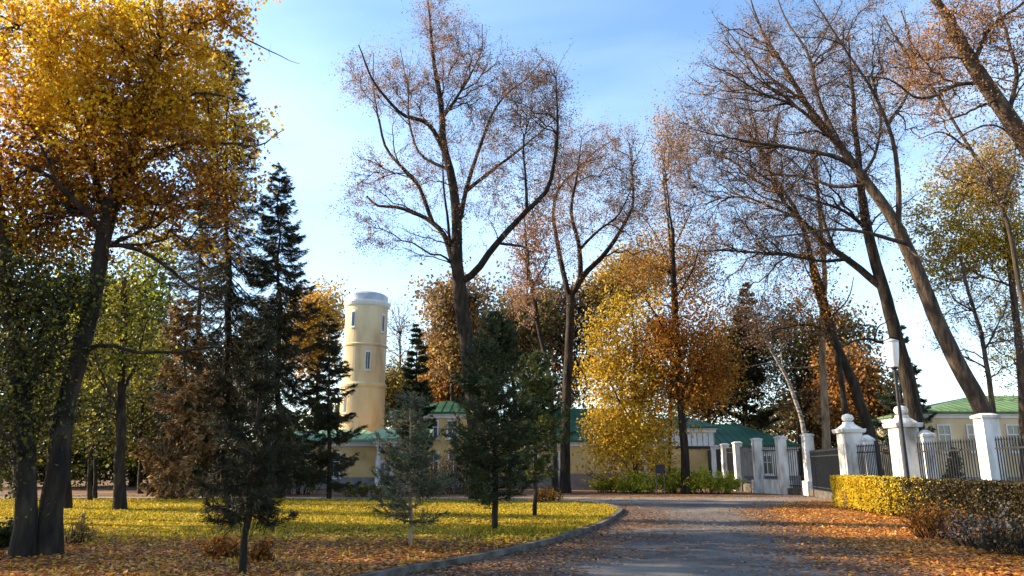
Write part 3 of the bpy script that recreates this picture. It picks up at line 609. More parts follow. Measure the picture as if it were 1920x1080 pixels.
def bush(name, label, px, py, Y, rx_, ry_, leafm, seed, n, ls, cat='bush', stems=60, twigm='twig', up=.5):
    rng = np.random.default_rng(seed); c = at(px, py, Y); c[2] = 0; root = thing(name, label, cat, tuple(c)); m = mpp(Y)
    R1, H = rx_*m, ry_*m
    a = rng.uniform(0, 2*pi, stems); rr = np.sqrt(rng.uniform(0, 1, stems)); hh_ = H*(1-.45*rr**2)*rng.uniform(.6, 1.08, stems)
    B = c + np.stack([np.cos(a)*rr*R1, np.sin(a)*rr*R1*.6, hh_], -1); A = c + np.stack([np.cos(a)*rr*R1*.6, np.sin(a)*rr*R1*.35, 0*a], -1)
    mid = (A+B)/2 + rng.normal(size=(stems, 3))*.05*H; g = Geo()
    Q = np.stack([A, mid, B], 1); tubes(g, Q, np.tile([[.014, .009, .004]], (stems, 1)), 4)
    k = rng.integers(0, stems, stems*5); t_ = rng.uniform(.35, 1, (len(k), 1)); S0 = A[k]*(1-t_)+B[k]*t_; S1 = S0 + rng.normal(size=(len(k), 3))*.14*max(H, .5) + [0, 0, .1*H]; S1[:, 2] = np.maximum(S1[:, 2], .06)
    tubes(g, np.stack([S0, (S0+S1)/2, S1], 1), np.tile([[.006, .004, .002]], (len(k), 1)), 3); g.build('branches', M[twigm], root, tuple(c), True)
    kk = rng.integers(0, len(k), n); w_ = rng.uniform(0, 1.1, (n, 1)); P = S0[kk]*(1-w_)+S1[kk]*w_ + rng.normal(size=(n, 3))*ls*.6; P[:, 2] = np.maximum(P[:, 2], .05)
    g = Geo(); leaves(g, P, ls, rng); g.build('crown', M[leafm], root, tuple(c)); return root
bush('bush', 'bright yellow green bush left of the dark notice board', 1196, 926, 45.5, 42, 34, 'lime', 21, 5000, .11)
bush('bush', 'yellow green bush right of the dark trunk by the road end', 1335, 926, 45, 56, 42, 'lime', 22, 7000, .11)
bush('bush', 'rounded yellow green bush between notice board and dark trunk', 1262, 926, 45.8, 30, 44, 'lime', 23, 4500, .11)
bush('bush', 'small pale green bush against the grey garden wall', 1140, 924, 47.5, 30, 26, 'lime', 24, 2500, .11)
bush('bush', 'sparse bare shrub with whitish leaves before the dark hedge', 1850, 985, 15.6, 90, 62, 'pale', 25, 500, .07, stems=70)
bush('bush', 'brown leafed shrub half way along the dark hedge', 1760, 985, 17.5, 70, 60, 'orange', 26, 1100, .07, stems=60)
bush('bush', 'dark low shrub at the right hand edge of the leaf litter', 1905, 1000, 14.2, 70, 50, 'hedge_dark', 27, 1500, .06, stems=60)
bush('bush', 'thin rusty shrub beside the big maple trunk on the lawn', 142, 1030, 15.4, 30, 55, 'tan', 28, 500, .06, stems=26)
bush('bush', 'dark drooping seedling left of the young pine stem', 415, 1040, 13.0, 34, 46, 'maple_red', 29, 700, .06, stems=26)
bush('bush', 'dark drooping seedling right of the young pine stem', 492, 1050, 12.6, 24, 48, 'maple_red', 30, 450, .06, stems=20)
bush('bush', 'low dark shrub under the leafy trees near the left edge', 18, 1010, 14.5, 40, 60, 'darkgreen', 31, 1200, .07, stems=40)
bush('bush', 'small olive bush by the corner of the low pavilion', 690, 932, 40, 60, 26, 'olive', 32, 1800, .1, stems=40)
bush('bush', 'tall bare brownish shrub in front of the central block', 862, 930, 44, 60, 88, 'brown', 34, 1500, .1, stems=80)
bush('bush', 'twiggy grey shrub hiding the porch foot', 800, 930, 43, 44, 60, 'tan', 35, 1000, .1, stems=60)
bush('bush', 'dark shrub against the wall left of the level boughed spruce', 560, 930, 44, 56, 66, 'olive', 36, 3500, .12, stems=60)
bush('bush', 'dark spreading shrub under the tall pointed spruce', 480, 935, 42, 70, 56, 'darkgreen', 37, 4500, .12, stems=60)
bush('bush', 'low brown shrub beneath the three young pines', 1030, 950, 32, 26, 36, 'orange', 33, 700, .09, stems=30)

# ------------------------------------------------------------------ the two big nearly bare trees in the middle
tree('tall_tree', 'tallest nearly bare tree in the middle with wide forking limbs', 'tree', 38,
  [(903, 930), (893, 800), (880, 680), (868, 590), (862, 530)], (.50, .36), [
  ([(862, 535), (857, 500), (856, 400), (846, 325), (832, 275), (829, 215), (815, 125), (807, 40), (800, -25)], .34, .03, 0),
  ([(855, 520), (846, 480), (830, 435), (800, 410), (750, 390), (707, 385), (688, 368)], .2, .06, 2.5),
  ([(806, 412), (780, 340), (750, 310), (725, 280), (712, 230), (702, 175), (700, 100)], .13, .02, 2),
  ([(832, 275), (800, 230), (755, 215), (725, 185), (700, 150), (672, 85)], .15, .03, -3),
  ([(868, 530), (890, 510), (920, 470), (950, 435), (990, 395), (1025, 360), (1040, 300), (1045, 225), (1043, 150)], .21, .03, -2.5),
  ([(857, 440), (862, 410), (872, 360), (900, 275), (920, 220), (950, 175), (985, 150), (1020, 110)], .15, .025, 3),
  ([(877, 350), (920, 320), (975, 280), (1010, 250), (1050, 215)], .12, .02, 2),
  ([(990, 393), (985, 325), (982, 270), (1000, 200)], .09, .02, 2),
  ([(945, 455), (985, 465), (990, 520)], .08, .03, -2),
  ([(834, 210), (868, 165), (900, 100), (905, 45)], .1, .02, 2),
  ([(846, 325), (790, 290), (768, 240), (765, 170), (750, 90)], .09, .02, 3),
  ([(780, 340), (745, 300), (735, 240)], .07, .02, -2),
  ([(852, 480), (838, 400), (832, 340), (830, 300)], .1, .03, -3)],
  [(820, 55, 60, 60, 1), (700, 140, 62, 75, .8), (770, 170, 90, 90, .8), (900, 130, 110, 80, 1), (985, 190, 85, 110, 1.2), (1025, 300, 45, 120, 1), (700, 350, 62, 90, .9), (850, 290, 150, 130, .6), (930, 370, 80, 80, .6), (770, 440, 90, 50, .5), (870, 50, 60, 40, .5)],
  101, leaf='rust', nb=70, nm=900, nt_=11000, nl=74000, ls=.072, twig='twig_pink', spread=.13, clump=.65, bare=.3, twr=.006, leaf2=('brown', .6))
tree('tall_tree', 'second bare tree with a low three-way fork behind the young pines', 'tree', 46,
  [(1060, 926), (1060, 800), (1066, 700), (1069, 620), (1071, 555)], (.32, .26), [
  ([(1068, 570), (1060, 530), (1045, 450), (1038, 400), (1050, 350), (1080, 320), (1115, 285), (1150, 262)], .2, .03, 2),
  ([(1072, 560), (1085, 530), (1087, 465), (1072, 400), (1082, 325), (1090, 260)], .2, .03, -2),
  ([(1078, 545), (1095, 515), (1130, 480), (1165, 430), (1185, 390), (1186, 330), (1180, 270)], .2, .03, 1),
  ([(1087, 465), (1120, 435), (1165, 397), (1180, 360)], .1, .03, -2)],
  [(1080, 300, 70, 80, 1), (1150, 290, 60, 70, 1), (1180, 390, 55, 100, 1), (1060, 430, 60, 70, .7), (1120, 380, 70, 80, .6)],
  102, leaf='rust', nb=40, nm=450, nt_=5200, nl=30000, ls=.082, twig='twig_pink', spread=.14, twr=.006, leaf2=('brown', .6))
tree('thin_tree', 'thin dark leaning tree just left of the three-way forked tree', 'tree', 44,
  [(1042, 926), (1035, 780), (1028, 700), (1012, 620), (998, 540), (986, 490)], (.2, .11), [
  ([(990, 510), (986, 440), (978, 380)], .09, .03, 1), ([(1000, 545), (1020, 500), (1035, 470)], .07, .02, -1)],
  [(985, 500, 45, 100, 1), (1010, 430, 40, 60, .6)], 103, leaf='rust', nb=16, nm=150, nt_=1800, nl=7000, ls=.12, twig='twig_pink', spread=.13, twr=.006)

# ------------------------------------------------------------------ golden and orange trees
tree('golden_tree', 'broad golden yellow tree in front of the long ochre wing', 'tree', 47,
  [(1192, 926), (1192, 860), (1190, 780), (1192, 700), (1190, 620)], (.17, .1), [
  ([(1191, 800), (1150, 730), (1130, 670)], .08, .03), ([(1190, 760), (1230, 700), (1245, 650)], .08, .03)],
  [(1180, 575, 60, 45, .6), (1150, 640, 62, 60, 1), (1220, 650, 60, 60, .7), (1180, 715, 95, 65, 1.2), (1190, 790, 85, 60, 1.2), (1170, 855, 75, 60, 1), (1220, 850, 50, 60, .5)],
  104, leaf='golden', nb=50, nm=600, nt_=3500, nl=26000, ls=.17, spread=.3, bark='bark', clump=.5)
tree('orange_tree', 'orange brown leafed tree with straight dark trunk at the road end', 'tree', 45,
  [(1287, 926), (1281, 800), (1273, 700), (1268, 600), (1263, 500), (1262, 430)], (.27, .10), [
  ([(1276, 740), (1310, 690), (1345, 650)], .1, .03), ([(1270, 660), (1235, 600), (1210, 560)], .09, .03), ([(1266, 560), (1300, 500), (1320, 440)], .08, .02), ([(1263, 440), (1250, 350), (1240, 280)], .08, .02)],
  [(1280, 690, 80, 75, 1.5), (1335, 700, 55, 65, 1.2), (1240, 620, 60, 50, .8), (1300, 610, 70, 60, .8), (1300, 740, 80, 30, .6)],
  105, leaf='orange', nb=45, nm=500, nt_=3200, nl=15000, ls=.15, spread=.28, clump=.6)
tree('sparse_tree', 'slim tree with sparse amber leaves above the orange brown crown', 'tree', 50,
  [(1252, 926), (1256, 800), (1262, 600), (1256, 450), (1245, 350)], (.16, .07), [
  ([(1258, 520), (1230, 440), (1200, 400)], .07, .02), ([(1257, 480), (1290, 410), (1310, 360)], .07, .02)],
  [(1250, 500, 90, 80, 1.3), (1250, 390, 60, 60, 1), (1255, 270, 50, 60, 1.2), (1320, 500, 50, 60, .6), (1200, 500, 40, 50, .5)],
  106, leaf='tan', nb=40, nm=420, nt_=4200, nl=13000, ls=.14, twig='twig_pink', spread=.3, twr=.006, leaf2=('orange', .5))
tree('brown_tree', 'dark brown leafed tree above the outbuilding roof', 'tree', 77,
  [(1400, 912), (1398, 800), (1392, 700), (1390, 640)], (.3, .16), [([(1394, 730), (1360, 680), (1340, 640)], .12, .04), ([(1393, 720), (1430, 670), (1450, 620)], .12, .04)],
  [(1380, 700, 75, 80, 1), (1440, 720, 65, 70, 1), (1400, 620, 70, 60, .9), (1350, 740, 50, 50, .6), (1480, 680, 50, 70, .8)],
  107, leaf='brown', nb=40, nm=400, nt_=2500, nl=15000, ls=.22, spread=.35, leaf2=('olive', .6))

# ------------------------------------------------------------------ leaning trees on the right
tree('leaning_tree', 'huge leaning tree whose dark trunk rises behind the lamp', 'tree', 36,
  [(1732, 920), (1715, 780), (1692, 670), (1672, 600), (1655, 540), (1642, 500), (1627, 430), (1616, 370)], (.42, .22), [
  ([(1616, 372), (1608, 300), (1603, 230), (1597, 150), (1590, 60)], .2, .03, -2),
  ([(1655, 545), (1633, 522), (1600, 494), (1561, 467), (1511, 422), (1478, 389), (1439, 311), (1411, 261), (1380, 220)], .2, .03, 2),
  ([(1625, 430), (1590, 400), (1540, 380), (1480, 360)], .11, .02, -3),
  ([(1612, 340), (1640, 290), (1650, 230), (1640, 150)], .1, .02, 3),
  ([(1684, 640), (1655, 642), (1630, 636), (1598, 640), (1575, 655)], .09, .03, -2), ([(1620, 637), (1650, 610), (1670, 600)], .05, .02, 0),
  ([(1600, 494), (1540, 490), (1480, 480), (1420, 478)], .1, .02, -2),
  ([(1561, 467), (1540, 400), (1530, 340), (1500, 270)], .1, .02, 3)],
  [(1600, 230, 90, 130, 1), (1520, 330, 110, 100, 1), (1430, 300, 90, 90, .9), (1640, 370, 90, 90, .5), (1560, 120, 90, 90, .9), (1480, 430, 110, 60, .6), (1400, 200, 80, 80, .7)],
  201, leaf='brown', nb=80, nm=800, nt_=11000, nl=24000, ls=.075, spread=.12, bare=.2, twig='twig', bark='bark_dark', twr=.005, leaf2=('rust', .5))
tree('leaning_tree', 'great leaning tree with sunlit trunk rising behind the white fence pillar', 'tree', 29,
  [(1862, 930), (1848, 780), (1800, 690), (1760, 610), (1717, 500), (1683, 428)], (.36, .25), [
  ([(1683, 428), (1628, 344), (1578, 278), (1511, 194), (1467, 122), (1430, 60), (1405, -10)], .24, .03, 1),
  ([(1600, 310), (1589, 306), (1511, 283), (1450, 272), (1411, 267), (1350, 255), (1290, 240)], .11, .015, -2),
  ([(1578, 278), (1540, 200), (1511, 94), (1467, 22), (1450, -20)], .12, .02, 2.5),
  ([(1683, 428), (1685, 333), (1672, 250), (1644, 183), (1589, 100), (1555, 44), (1520, -10)], .12, .02, -2),
  ([(1672, 250), (1700, 180), (1710, 100), (1690, 20)], .08, .02, 2),
  ([(1690, 440), (1720, 480), (1755, 490), (1790, 480)], .06, .015, -2),
  ([(1560, 255), (1490, 200), (1420, 170), (1370, 140), (1330, 120)], .09, .015, -3),
  ([(1628, 344), (1570, 350), (1500, 330), (1420, 330), (1340, 350)], .09, .015, 3),
  ([(1511, 194), (1450, 150), (1390, 90), (1350, 40)], .08, .015, 2),
  ([(1700, 460), (1640, 440), (1560, 430), (1480, 440), (1400, 450)], .09, .015, -3)],
  [(1400, 110, 95, 110, 1.1), (1340, 200, 100, 100, 1), (1500, 60, 110, 80, 1), (1620, 90, 110, 110, 1), (1300, 280, 70, 70, .9), (1480, 200, 130, 100, .8), (1600, 230, 115, 90, .6), (1720, 150, 80, 120, .8), (1450, 330, 120, 80, .6)],
  202, leaf='rust', nb=120, nm=1000, nt_=14000, nl=30000, ls=.062, spread=.11, bare=.2, twig='twig', bark='bark', twr=.004, leaf2=('brown', .5))
tree('leaning_tree', 'dark leaning tree left of the lamp with crossing boughs', 'tree', 42,
  [(1650, 920), (1632, 820), (1600, 720), (1570, 650), (1547, 590), (1530, 533)], (.34, .2), [
  ([(1530, 533), (1511, 444), (1489, 389), (1439, 311), (1411, 230), (1395, 150)], .18, .03, 1),
  ([(1515, 470), (1470, 476), (1420, 474), (1370, 470), (1310, 472)], .1, .03, -2),
  ([(1494, 400), (1450, 390), (1400, 370), (1340, 370), (1300, 350)], .1, .02, 2),
  ([(1560, 620), (1520, 610), (1470, 615), (1430, 625)], .08, .02, -2), ([(1470, 360), (1420, 340), (1370, 300), (1320, 280)], .09, .02, 2)],
  [(1300, 350, 80, 80, 1), (1370, 430, 100, 60, 1), (1270, 290, 50, 60, 1), (1400, 300, 90, 90, .8), (1450, 450, 90, 80, .7), (1400, 540, 80, 60, .5)],
  203, leaf='brown', nb=60, nm=600, nt_=8000, nl=20000, ls=.085, spread=.13, bare=.2, twig='twig', twr=.006, leaf2=('rust', .5))
tree('straight_tree', 'slim straight tree with pale sunlit trunk left of the gate', 'tree', 43,
  [(1552, 922), (1547, 780), (1541, 640), (1545, 520), (1537, 400), (1531, 300)], (.26, .08), [
  ([(1543, 560), (1510, 500), (1490, 440)], .07, .02), ([(1540, 480), (1570, 410), (1580, 340)], .07, .02), ([(1541, 690), (1490, 690), (1440, 680), (1400, 690)], .05, .02, -1)],
  [(1530, 420, 60, 110, 1), (1530, 580, 55, 60, .7), (1500, 330, 60, 70, .6)], 204, leaf='brown', nb=30, nm=260, nt_=2200, nl=3000, ls=.12, bark='bark_pale', twr=.006, leaf2=('golden', .8))
tree('slim_tree', 'slim dark stemmed tree with golden leaf tufts beside the gate pier', 'tree', 40,
  [(1597, 915), (1585, 780), (1567, 640), (1547, 560), (1528, 500)], (.2, .1), [([(1570, 650), (1540, 620), (1510, 600)], .06, .02), ([(1560, 600), (1590, 560), (1600, 520)], .06, .02)],
  [(1560, 600, 40, 35, 1), (1520, 560, 50, 50, .8), (1530, 480, 50, 50, .6)], 205, leaf='orange', nb=20, nm=160, nt_=1200, nl=1500, ls=.13, twr=.005)
tree('birch_tree', 'pale barked birch leaning left above the green outbuilding roof', 'tree', 47,
  [(1522, 924), (1505, 800), (1492, 750), (1465, 690), (1440, 645), (1415, 600)], (.17, .07), [([(1465, 690), (1460, 630), (1440, 580)], .05, .02)],
  [(1420, 590, 50, 50, 1), (1460, 600, 50, 50, .8)], 206, leaf='rust', nb=20, nm=180, nt_=1500, nl=2200, ls=.12, bark='bark_birch', twig='twig_pink', twr=.006)
tree('near_tree', 'near tree in the top right corner with thick pale leaning trunk', 'tree', 15.5,
  [(2290, 1100), (2140, 760), (2010, 460), (1920, 262), (1867, 183), (1817, 111), (1783, 55)], (.30, .15), [
  ([(1783, 55), (1755, 0), (1730, -60)], .13, .04, 0), ([(1850, 165), (1790, 160), (1730, 185), (1660, 150), (1600, 140)], .05, .01, -.6),
  ([(1867, 183), (1800, 215), (1730, 240)], .04, .008, .7), ([(1900, 225), (1905, 130), (1880, 40), (1870, -30)], .06, .02, .5), ([(1817, 111), (1860, 50), (1910, 10), (1960, -40)], .06, .02, -.5),
  ([(1930, 290), (1870, 235), (1800, 260), (1760, 320)], .03, .008, .6)],
  [(1800, 40, 90, 70, 1.2), (1880, 90, 70, 110, 1), (1720, 110, 80, 80, .6), (1900, 230, 50, 80, .6), (1780, 180, 80, 70, .5)],
  207, leaf='rust', nb=40, nm=300, nt_=3400, nl=11000, ls=.048, bark='bark', twig='twig', twr=.002, spread=.08, leaf2=('orange', .7))
tree('slender_tree', 'slender grey tree sloping up along the right edge', 'tree', 24,
  [(1990, 960), (1950, 740), (1911, 528), (1878, 389), (1811, 267), (1755, 172), (1700, 100), (1655, 30)], (.11, .03), [
  ([(1811, 267), (1770, 250), (1720, 260)], .05, .01), ([(1878, 389), (1900, 320), (1905, 250)], .05, .01), ([(1740, 150), (1760, 90), (1760, 30)], .04, .01)],
  [(1740, 130, 80, 80, 1), (1800, 300, 80, 80, .6), (1880, 350, 60, 70, .5)], 208, leaf='rust', nb=30, nm=220, nt_=2000, nl=4500, ls=.075, bark='bark', twr=.003)
tree('twiggy_tree', 'thin grey twiggy tree beside the leaning trunk above the pillar', 'tree', 33,
  [(1872, 925), (1858, 740), (1838, 620), (1820, 560), (1800, 480)], (.15, .06), [([(1845, 660), (1880, 590), (1900, 540)], .05, .01), ([(1830, 590), (1790, 560), (1770, 520)], .05, .01)],
  [(1830, 560, 60, 70, 1), (1790, 620, 60, 60, .6), (1880, 620, 50, 60, .7)], 209, leaf='rust', nb=30, nm=240, nt_=2600, nl=1500, ls=.08, bark='bark', twig='twig_pink', twr=.004)
tree('larch_tree', 'yellow green larch filling the sky by the right edge', 'larch', 41,
  [(1925, 930), (1915, 700), (1895, 500), (1880, 380), (1870, 300)], (.28, .1), [([(1893, 480), (1840, 440), (1790, 430), (1740, 440)], .08, .02), ([(1885, 400), (1830, 370), (1780, 360)], .07, .02), ([(1900, 540), (1840, 520), (1770, 530)], .07, .02)],
  [(1790, 330, 60, 45, .8), (1770, 400, 60, 45, 1), (1850, 350, 60, 60, .8), (1800, 470, 90, 45, 1.1), (1890, 430, 50, 100, 1), (1780, 525, 70, 28, .7), (1880, 300, 50, 50, .7)],
  210, leaf='larchgold', nb=60, nm=500, nt_=3200, nl=26000, ls=.14, bark='bark', clump=.8)
tree('grey_pine', 'grey green pine behind the right building at the picture edge', 'pine', 50,
  [(1965, 925), (1955, 750), (1940, 600)], (.25, .12), [([(1948, 660), (1900, 620), (1880, 600)], .08, .02)],
  [(1905, 560, 45, 60, 1), (1900, 650, 40, 70, 1), (1950, 600, 60, 120, 1)], 211, leaf='olive', nb=30, nm=300, nt_=1800, nl=8000, ls=.14, clump=.8)

# ------------------------------------------------------------------ left foreground
tree('maple_tree', 'big maple with yellow and orange leaves filling the upper left corner', 'maple', 13.5,
  [(92, 1052), (105, 900), (125, 760), (155, 645), (180, 530), (197, 440)], (.19, .13), [
  ([(197, 442), (225, 330), (262, 220), (290, 120), (300, 20), (305, -60)], .13, .05, .4),
  ([(190, 470), (215, 460), (260, 470), (310, 495), (345, 530), (400, 555), (440, 575)], .05, .015, -.6),
  ([(150, 668), (180, 648), (215, 646), (265, 662), (330, 660), (390, 650), (450, 655)], .042, .014, -.3),
  ([(195, 450), (150, 380), (90, 330), (20, 300)], .08, .02, -1),
  ([(225, 335), (290, 290), (360, 262), (430, 268), (480, 270), (530, 245)], .07, .008, .8),
  ([(258, 240), (330, 190), (400, 180), (450, 190)], .06, .01, -1),
  ([(285, 140), (340, 70), (400, 35), (450, 65), (505, 95), (560, 120)], .05, .004, 0),
  ([(205, 400), (150, 250), (110, 130), (90, 0)], .08, .02, 1.2), ([(215, 370), (280, 370), (350, 390), (420, 400)], .05, .01, 1),
  ([(110, 130), (50, 60), (0, 30)], .05, .02, -1)],
  [(60, 100, 110, 120, 1), (200, 60, 110, 90, 1), (330, 60, 90, 80, .8), (120, 240, 130, 90, 1.1), (260, 190, 120, 90, 1.2), (370, 190, 70, 90, 1), (60, 330, 100, 80, 1), (200, 340, 110, 80, 1), (330, 330, 90, 90, 1.1), (420, 310, 55, 80, .9), (420, 390, 60, 40, .5), (300, 420, 80, 35, .4), (450, 240, 40, 40, .3), (430, 40, 50, 50, .4), (90, 430, 90, 60, 1.), (40, 400, 70, 60, .8), (160, 430, 60, 50, .6), (510, 250, 36, 22, .12), (495, 80, 55, 35, .10), (170, 470, 60, 40, .3), (380, 470, 50, 50, .25)],
  301, leaf='maple', nb=110, nm=1000, nt_=6000, nl=46000, ls=.066, spread=.085, bare=.12, shape=LEAF_MAPLE, bark='bark_dark', twr=.002, leaf2=('maple_red', .8), low=(7.9, .6), clump=.8)
tree('maple_tree', 'bright yellow maple whose straight trunk shows at the top behind the big maple', 'maple', 22,
  [(98, 985), (122, 800), (158, 640), (203, 440), (262, 240), (298, 60)], (.16, .09), [
  ([(245, 300), (190, 200), (150, 120)], .06, .02, 1), ([(262, 240), (340, 180), (410, 120)], .05, .02, -1), ([(203, 440), (170, 360), (120, 330)], .05, .02, 1), ([(298, 60), (300, -30), (295, -90)], .08, .03, 0), ([(215, 400), (300, 350), (380, 300)], .04, .01)],
  [(60, 80, 120, 110, 1), (210, 60, 110, 90, 1.2), (330, 90, 90, 90, 1), (120, 220, 130, 90, 1), (270, 200, 100, 80, 1), (380, 230, 70, 80, .7), (60, 340, 90, 60, .6), (260, 430, 60, 50, .6), (180, 300, 90, 60, .7)],
  304, leaf='maple_yellow', nb=90, nm=800, nt_=4600, nl=32000, ls=.085, spread=.12, bare=.15, twr=.003, leaf2=('maple', .75), clump=.7)
tree('dark_tree', 'dark trunked tree with deep green leaves at the left edge', 'tree', 13.2,
  [(40, 1058), (48, 900), (40, 760), (25, 620), (10, 480), (-10, 330)], (.17, .11), [([(42, 740), (80, 680), (120, 640)], .05, .015), ([(30, 640), (-20, 560), (-60, 500)], .06, .02), ([(20, 560), (60, 510), (90, 470)], .05, .01), ([(46, 850), (10, 820), (-30, 800)], .04, .01)],
  [(50, 560, 110, 60, 1), (60, 660, 110, 70, 1), (40, 770, 90, 70, .9), (130, 580, 60, 70, .6), (0, 860, 60, 60, .5), (0, 480, 60, 60, .7)],
  302, leaf='darkgreen', nb=60, nm=450, nt_=2600, nl=12000, ls=.07, spread=.12, twr=.002, leaf2=('olive', .65))
tree('olive_tree', 'olive leaved tree with slender trunk standing mid lawn on the left', 'tree', 26.5,
  [(226, 966), (225, 850), (228, 720), (232, 600), (235, 520)], (.2, .1), [([(227, 780), (190, 700), (170, 640)], .07, .02), ([(229, 740), (260, 660), (275, 600)], .07, .02)],
  [(220, 570, 55, 60, 1), (180, 640, 60, 50, .8), (255, 660, 50, 50, .8), (170, 730, 50, 30, .3)],
  303, leaf='olive', nb=40, nm=400, nt_=1500, nl=4500, ls=.12, spread=.2, leaf2=('lime', .7))
for i, (px, py, Y, wpx, lab, cr) in enumerate([
  (125, 966, 27.5, 14, 'short dark trunked lime left of the olive tree', (110, 800, 70, 80)), (166, 952, 33, 8, 'thin tree standing behind the lawn left of the olive tree', (170, 780, 60, 90)),
  (177, 945, 36, 7, 'thinnest far tree between the lime and the olive tree', (190, 720, 50, 80)), (306, 930, 48, 10, 'far tree in the dark shade left of the big spruces', (300, 780, 70, 80)),
  (30, 958, 36, 14, 'far tree almost hidden behind the dark trunk at the left edge', (20, 780, 90, 90)), (262, 935, 45, 9, 'far tree just right of the olive trunk', (262, 760, 60, 90))]):
    r0 = wpx*mpp(Y)/2
    tree('park_tree', lab, 'tree', Y, [(px, py), (px+2, 880), (px+4, 800), (px+3, 700)], (r0, r0*.6), [], [(cr[0], cr[1], cr[2], cr[3]), (cr[0]+20, cr[1]-80, cr[2]*.8, cr[3]*.8)], 310+i,
         leaf=['olive', 'darkgreen', 'olive', 'darkgreen', 'darkgreen', 'olive'][i], nb=20, nm=140, nt_=700, nl=(2200 if Y < 40 else 6000), ls=.15, spread=.3, group='park trees behind the left lawn')

# ------------------------------------------------------------------ conifers
conifer('spruce_tree', 'tall sparse spruce whose top hides behind the maple leaves', 425, 935, 38, 90, 128, 900, 401, dens=1.9, droop=.6, nl=95000, ls=.19, asp=.2, pw=.5, tr=.010, gap=.35)
conifer('spruce_tree', 'second tall spruce, narrow dark and just left of the first', 375, 932, 42, 230, 110, 880, 402, dens=1.4, droop=.5, nl=50000, ls=.2, asp=.2, pw=.62, tr=.009, gap=.35)
conifer('spruce_tree', 'tall pointed spruce standing clear against the sky left of the tower', 522, 934, 37, 305, 108, 905, 403, needle='spruce', dens=2.0, droop=.5, nl=100000, ls=.18, asp=.2, pw=.6, tr=.010, gap=.35)
conifer('spruce_tree', 'mid sized spruce with level boughs in front of the round tower', 617, 936, 37, 588, 78, 905, 404, dens=1.5, droop=.3, nl=42000, ls=.17, asp=.2, pw=.7, tr=.012, gap=.35)
conifer('larch_tree', 'copper brown larch with hanging boughs left of the big spruces', 345, 940, 36, 560, 84, 905, 405, needle='larch', dens=1.2, droop=.7, nl=26000, ls=.22, asp=.5, pw=.5, bark='bark', cat='larch', gap=.3)
conifer('spruce_tree', 'small dark spruce standing alone right of the tower', 780, 925, 50, 606, 44, 900, 406, dens=1.1, droop=.25, nl=20000, ls=.28, asp=.35, pw=.6, needle='pine')
conifer('spruce_tree', 'faint distant spruce tip just right of the tower wall', 707, 915, 78, 678, 26, 890, 407, dens=.8, nl=5000, ls=.4, asp=.4, needle='spruce_blue')
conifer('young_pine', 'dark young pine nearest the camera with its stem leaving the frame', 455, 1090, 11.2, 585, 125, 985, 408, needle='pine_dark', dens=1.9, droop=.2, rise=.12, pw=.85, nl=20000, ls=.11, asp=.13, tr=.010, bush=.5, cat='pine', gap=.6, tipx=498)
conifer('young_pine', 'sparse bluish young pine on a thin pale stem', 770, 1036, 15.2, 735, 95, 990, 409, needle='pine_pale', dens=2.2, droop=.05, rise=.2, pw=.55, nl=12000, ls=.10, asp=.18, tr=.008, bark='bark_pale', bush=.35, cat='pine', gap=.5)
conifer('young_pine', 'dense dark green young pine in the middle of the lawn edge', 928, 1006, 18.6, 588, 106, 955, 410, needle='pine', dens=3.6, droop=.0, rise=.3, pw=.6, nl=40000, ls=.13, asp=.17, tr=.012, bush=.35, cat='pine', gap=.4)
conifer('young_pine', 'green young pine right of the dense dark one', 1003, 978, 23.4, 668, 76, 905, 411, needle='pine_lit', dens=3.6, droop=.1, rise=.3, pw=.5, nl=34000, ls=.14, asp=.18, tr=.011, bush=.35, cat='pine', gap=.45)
conifer('spruce_tree', 'blue green spruce behind the gate and the lamp', 1690, 922, 55, 610, 62, 860, 412, needle='spruce_blue', dens=.9, droop=.35, nl=16000, ls=.3, asp=.32)
conifer('spruce_tree', 'dark spruce standing above the outbuilding roof', 1400, 920, 75, 528, 70, 800, 413, dens=1., droop=.2, nl=22000, ls=.4, asp=.4)
conifer('thuja_bush', 'small grey green conical conifer behind the fence', 1788, 925, 44, 838, 20, 905, 414, needle='spruce_blue', dens=3., nl=5000, ls=.16, asp=.4, cat='conifer')

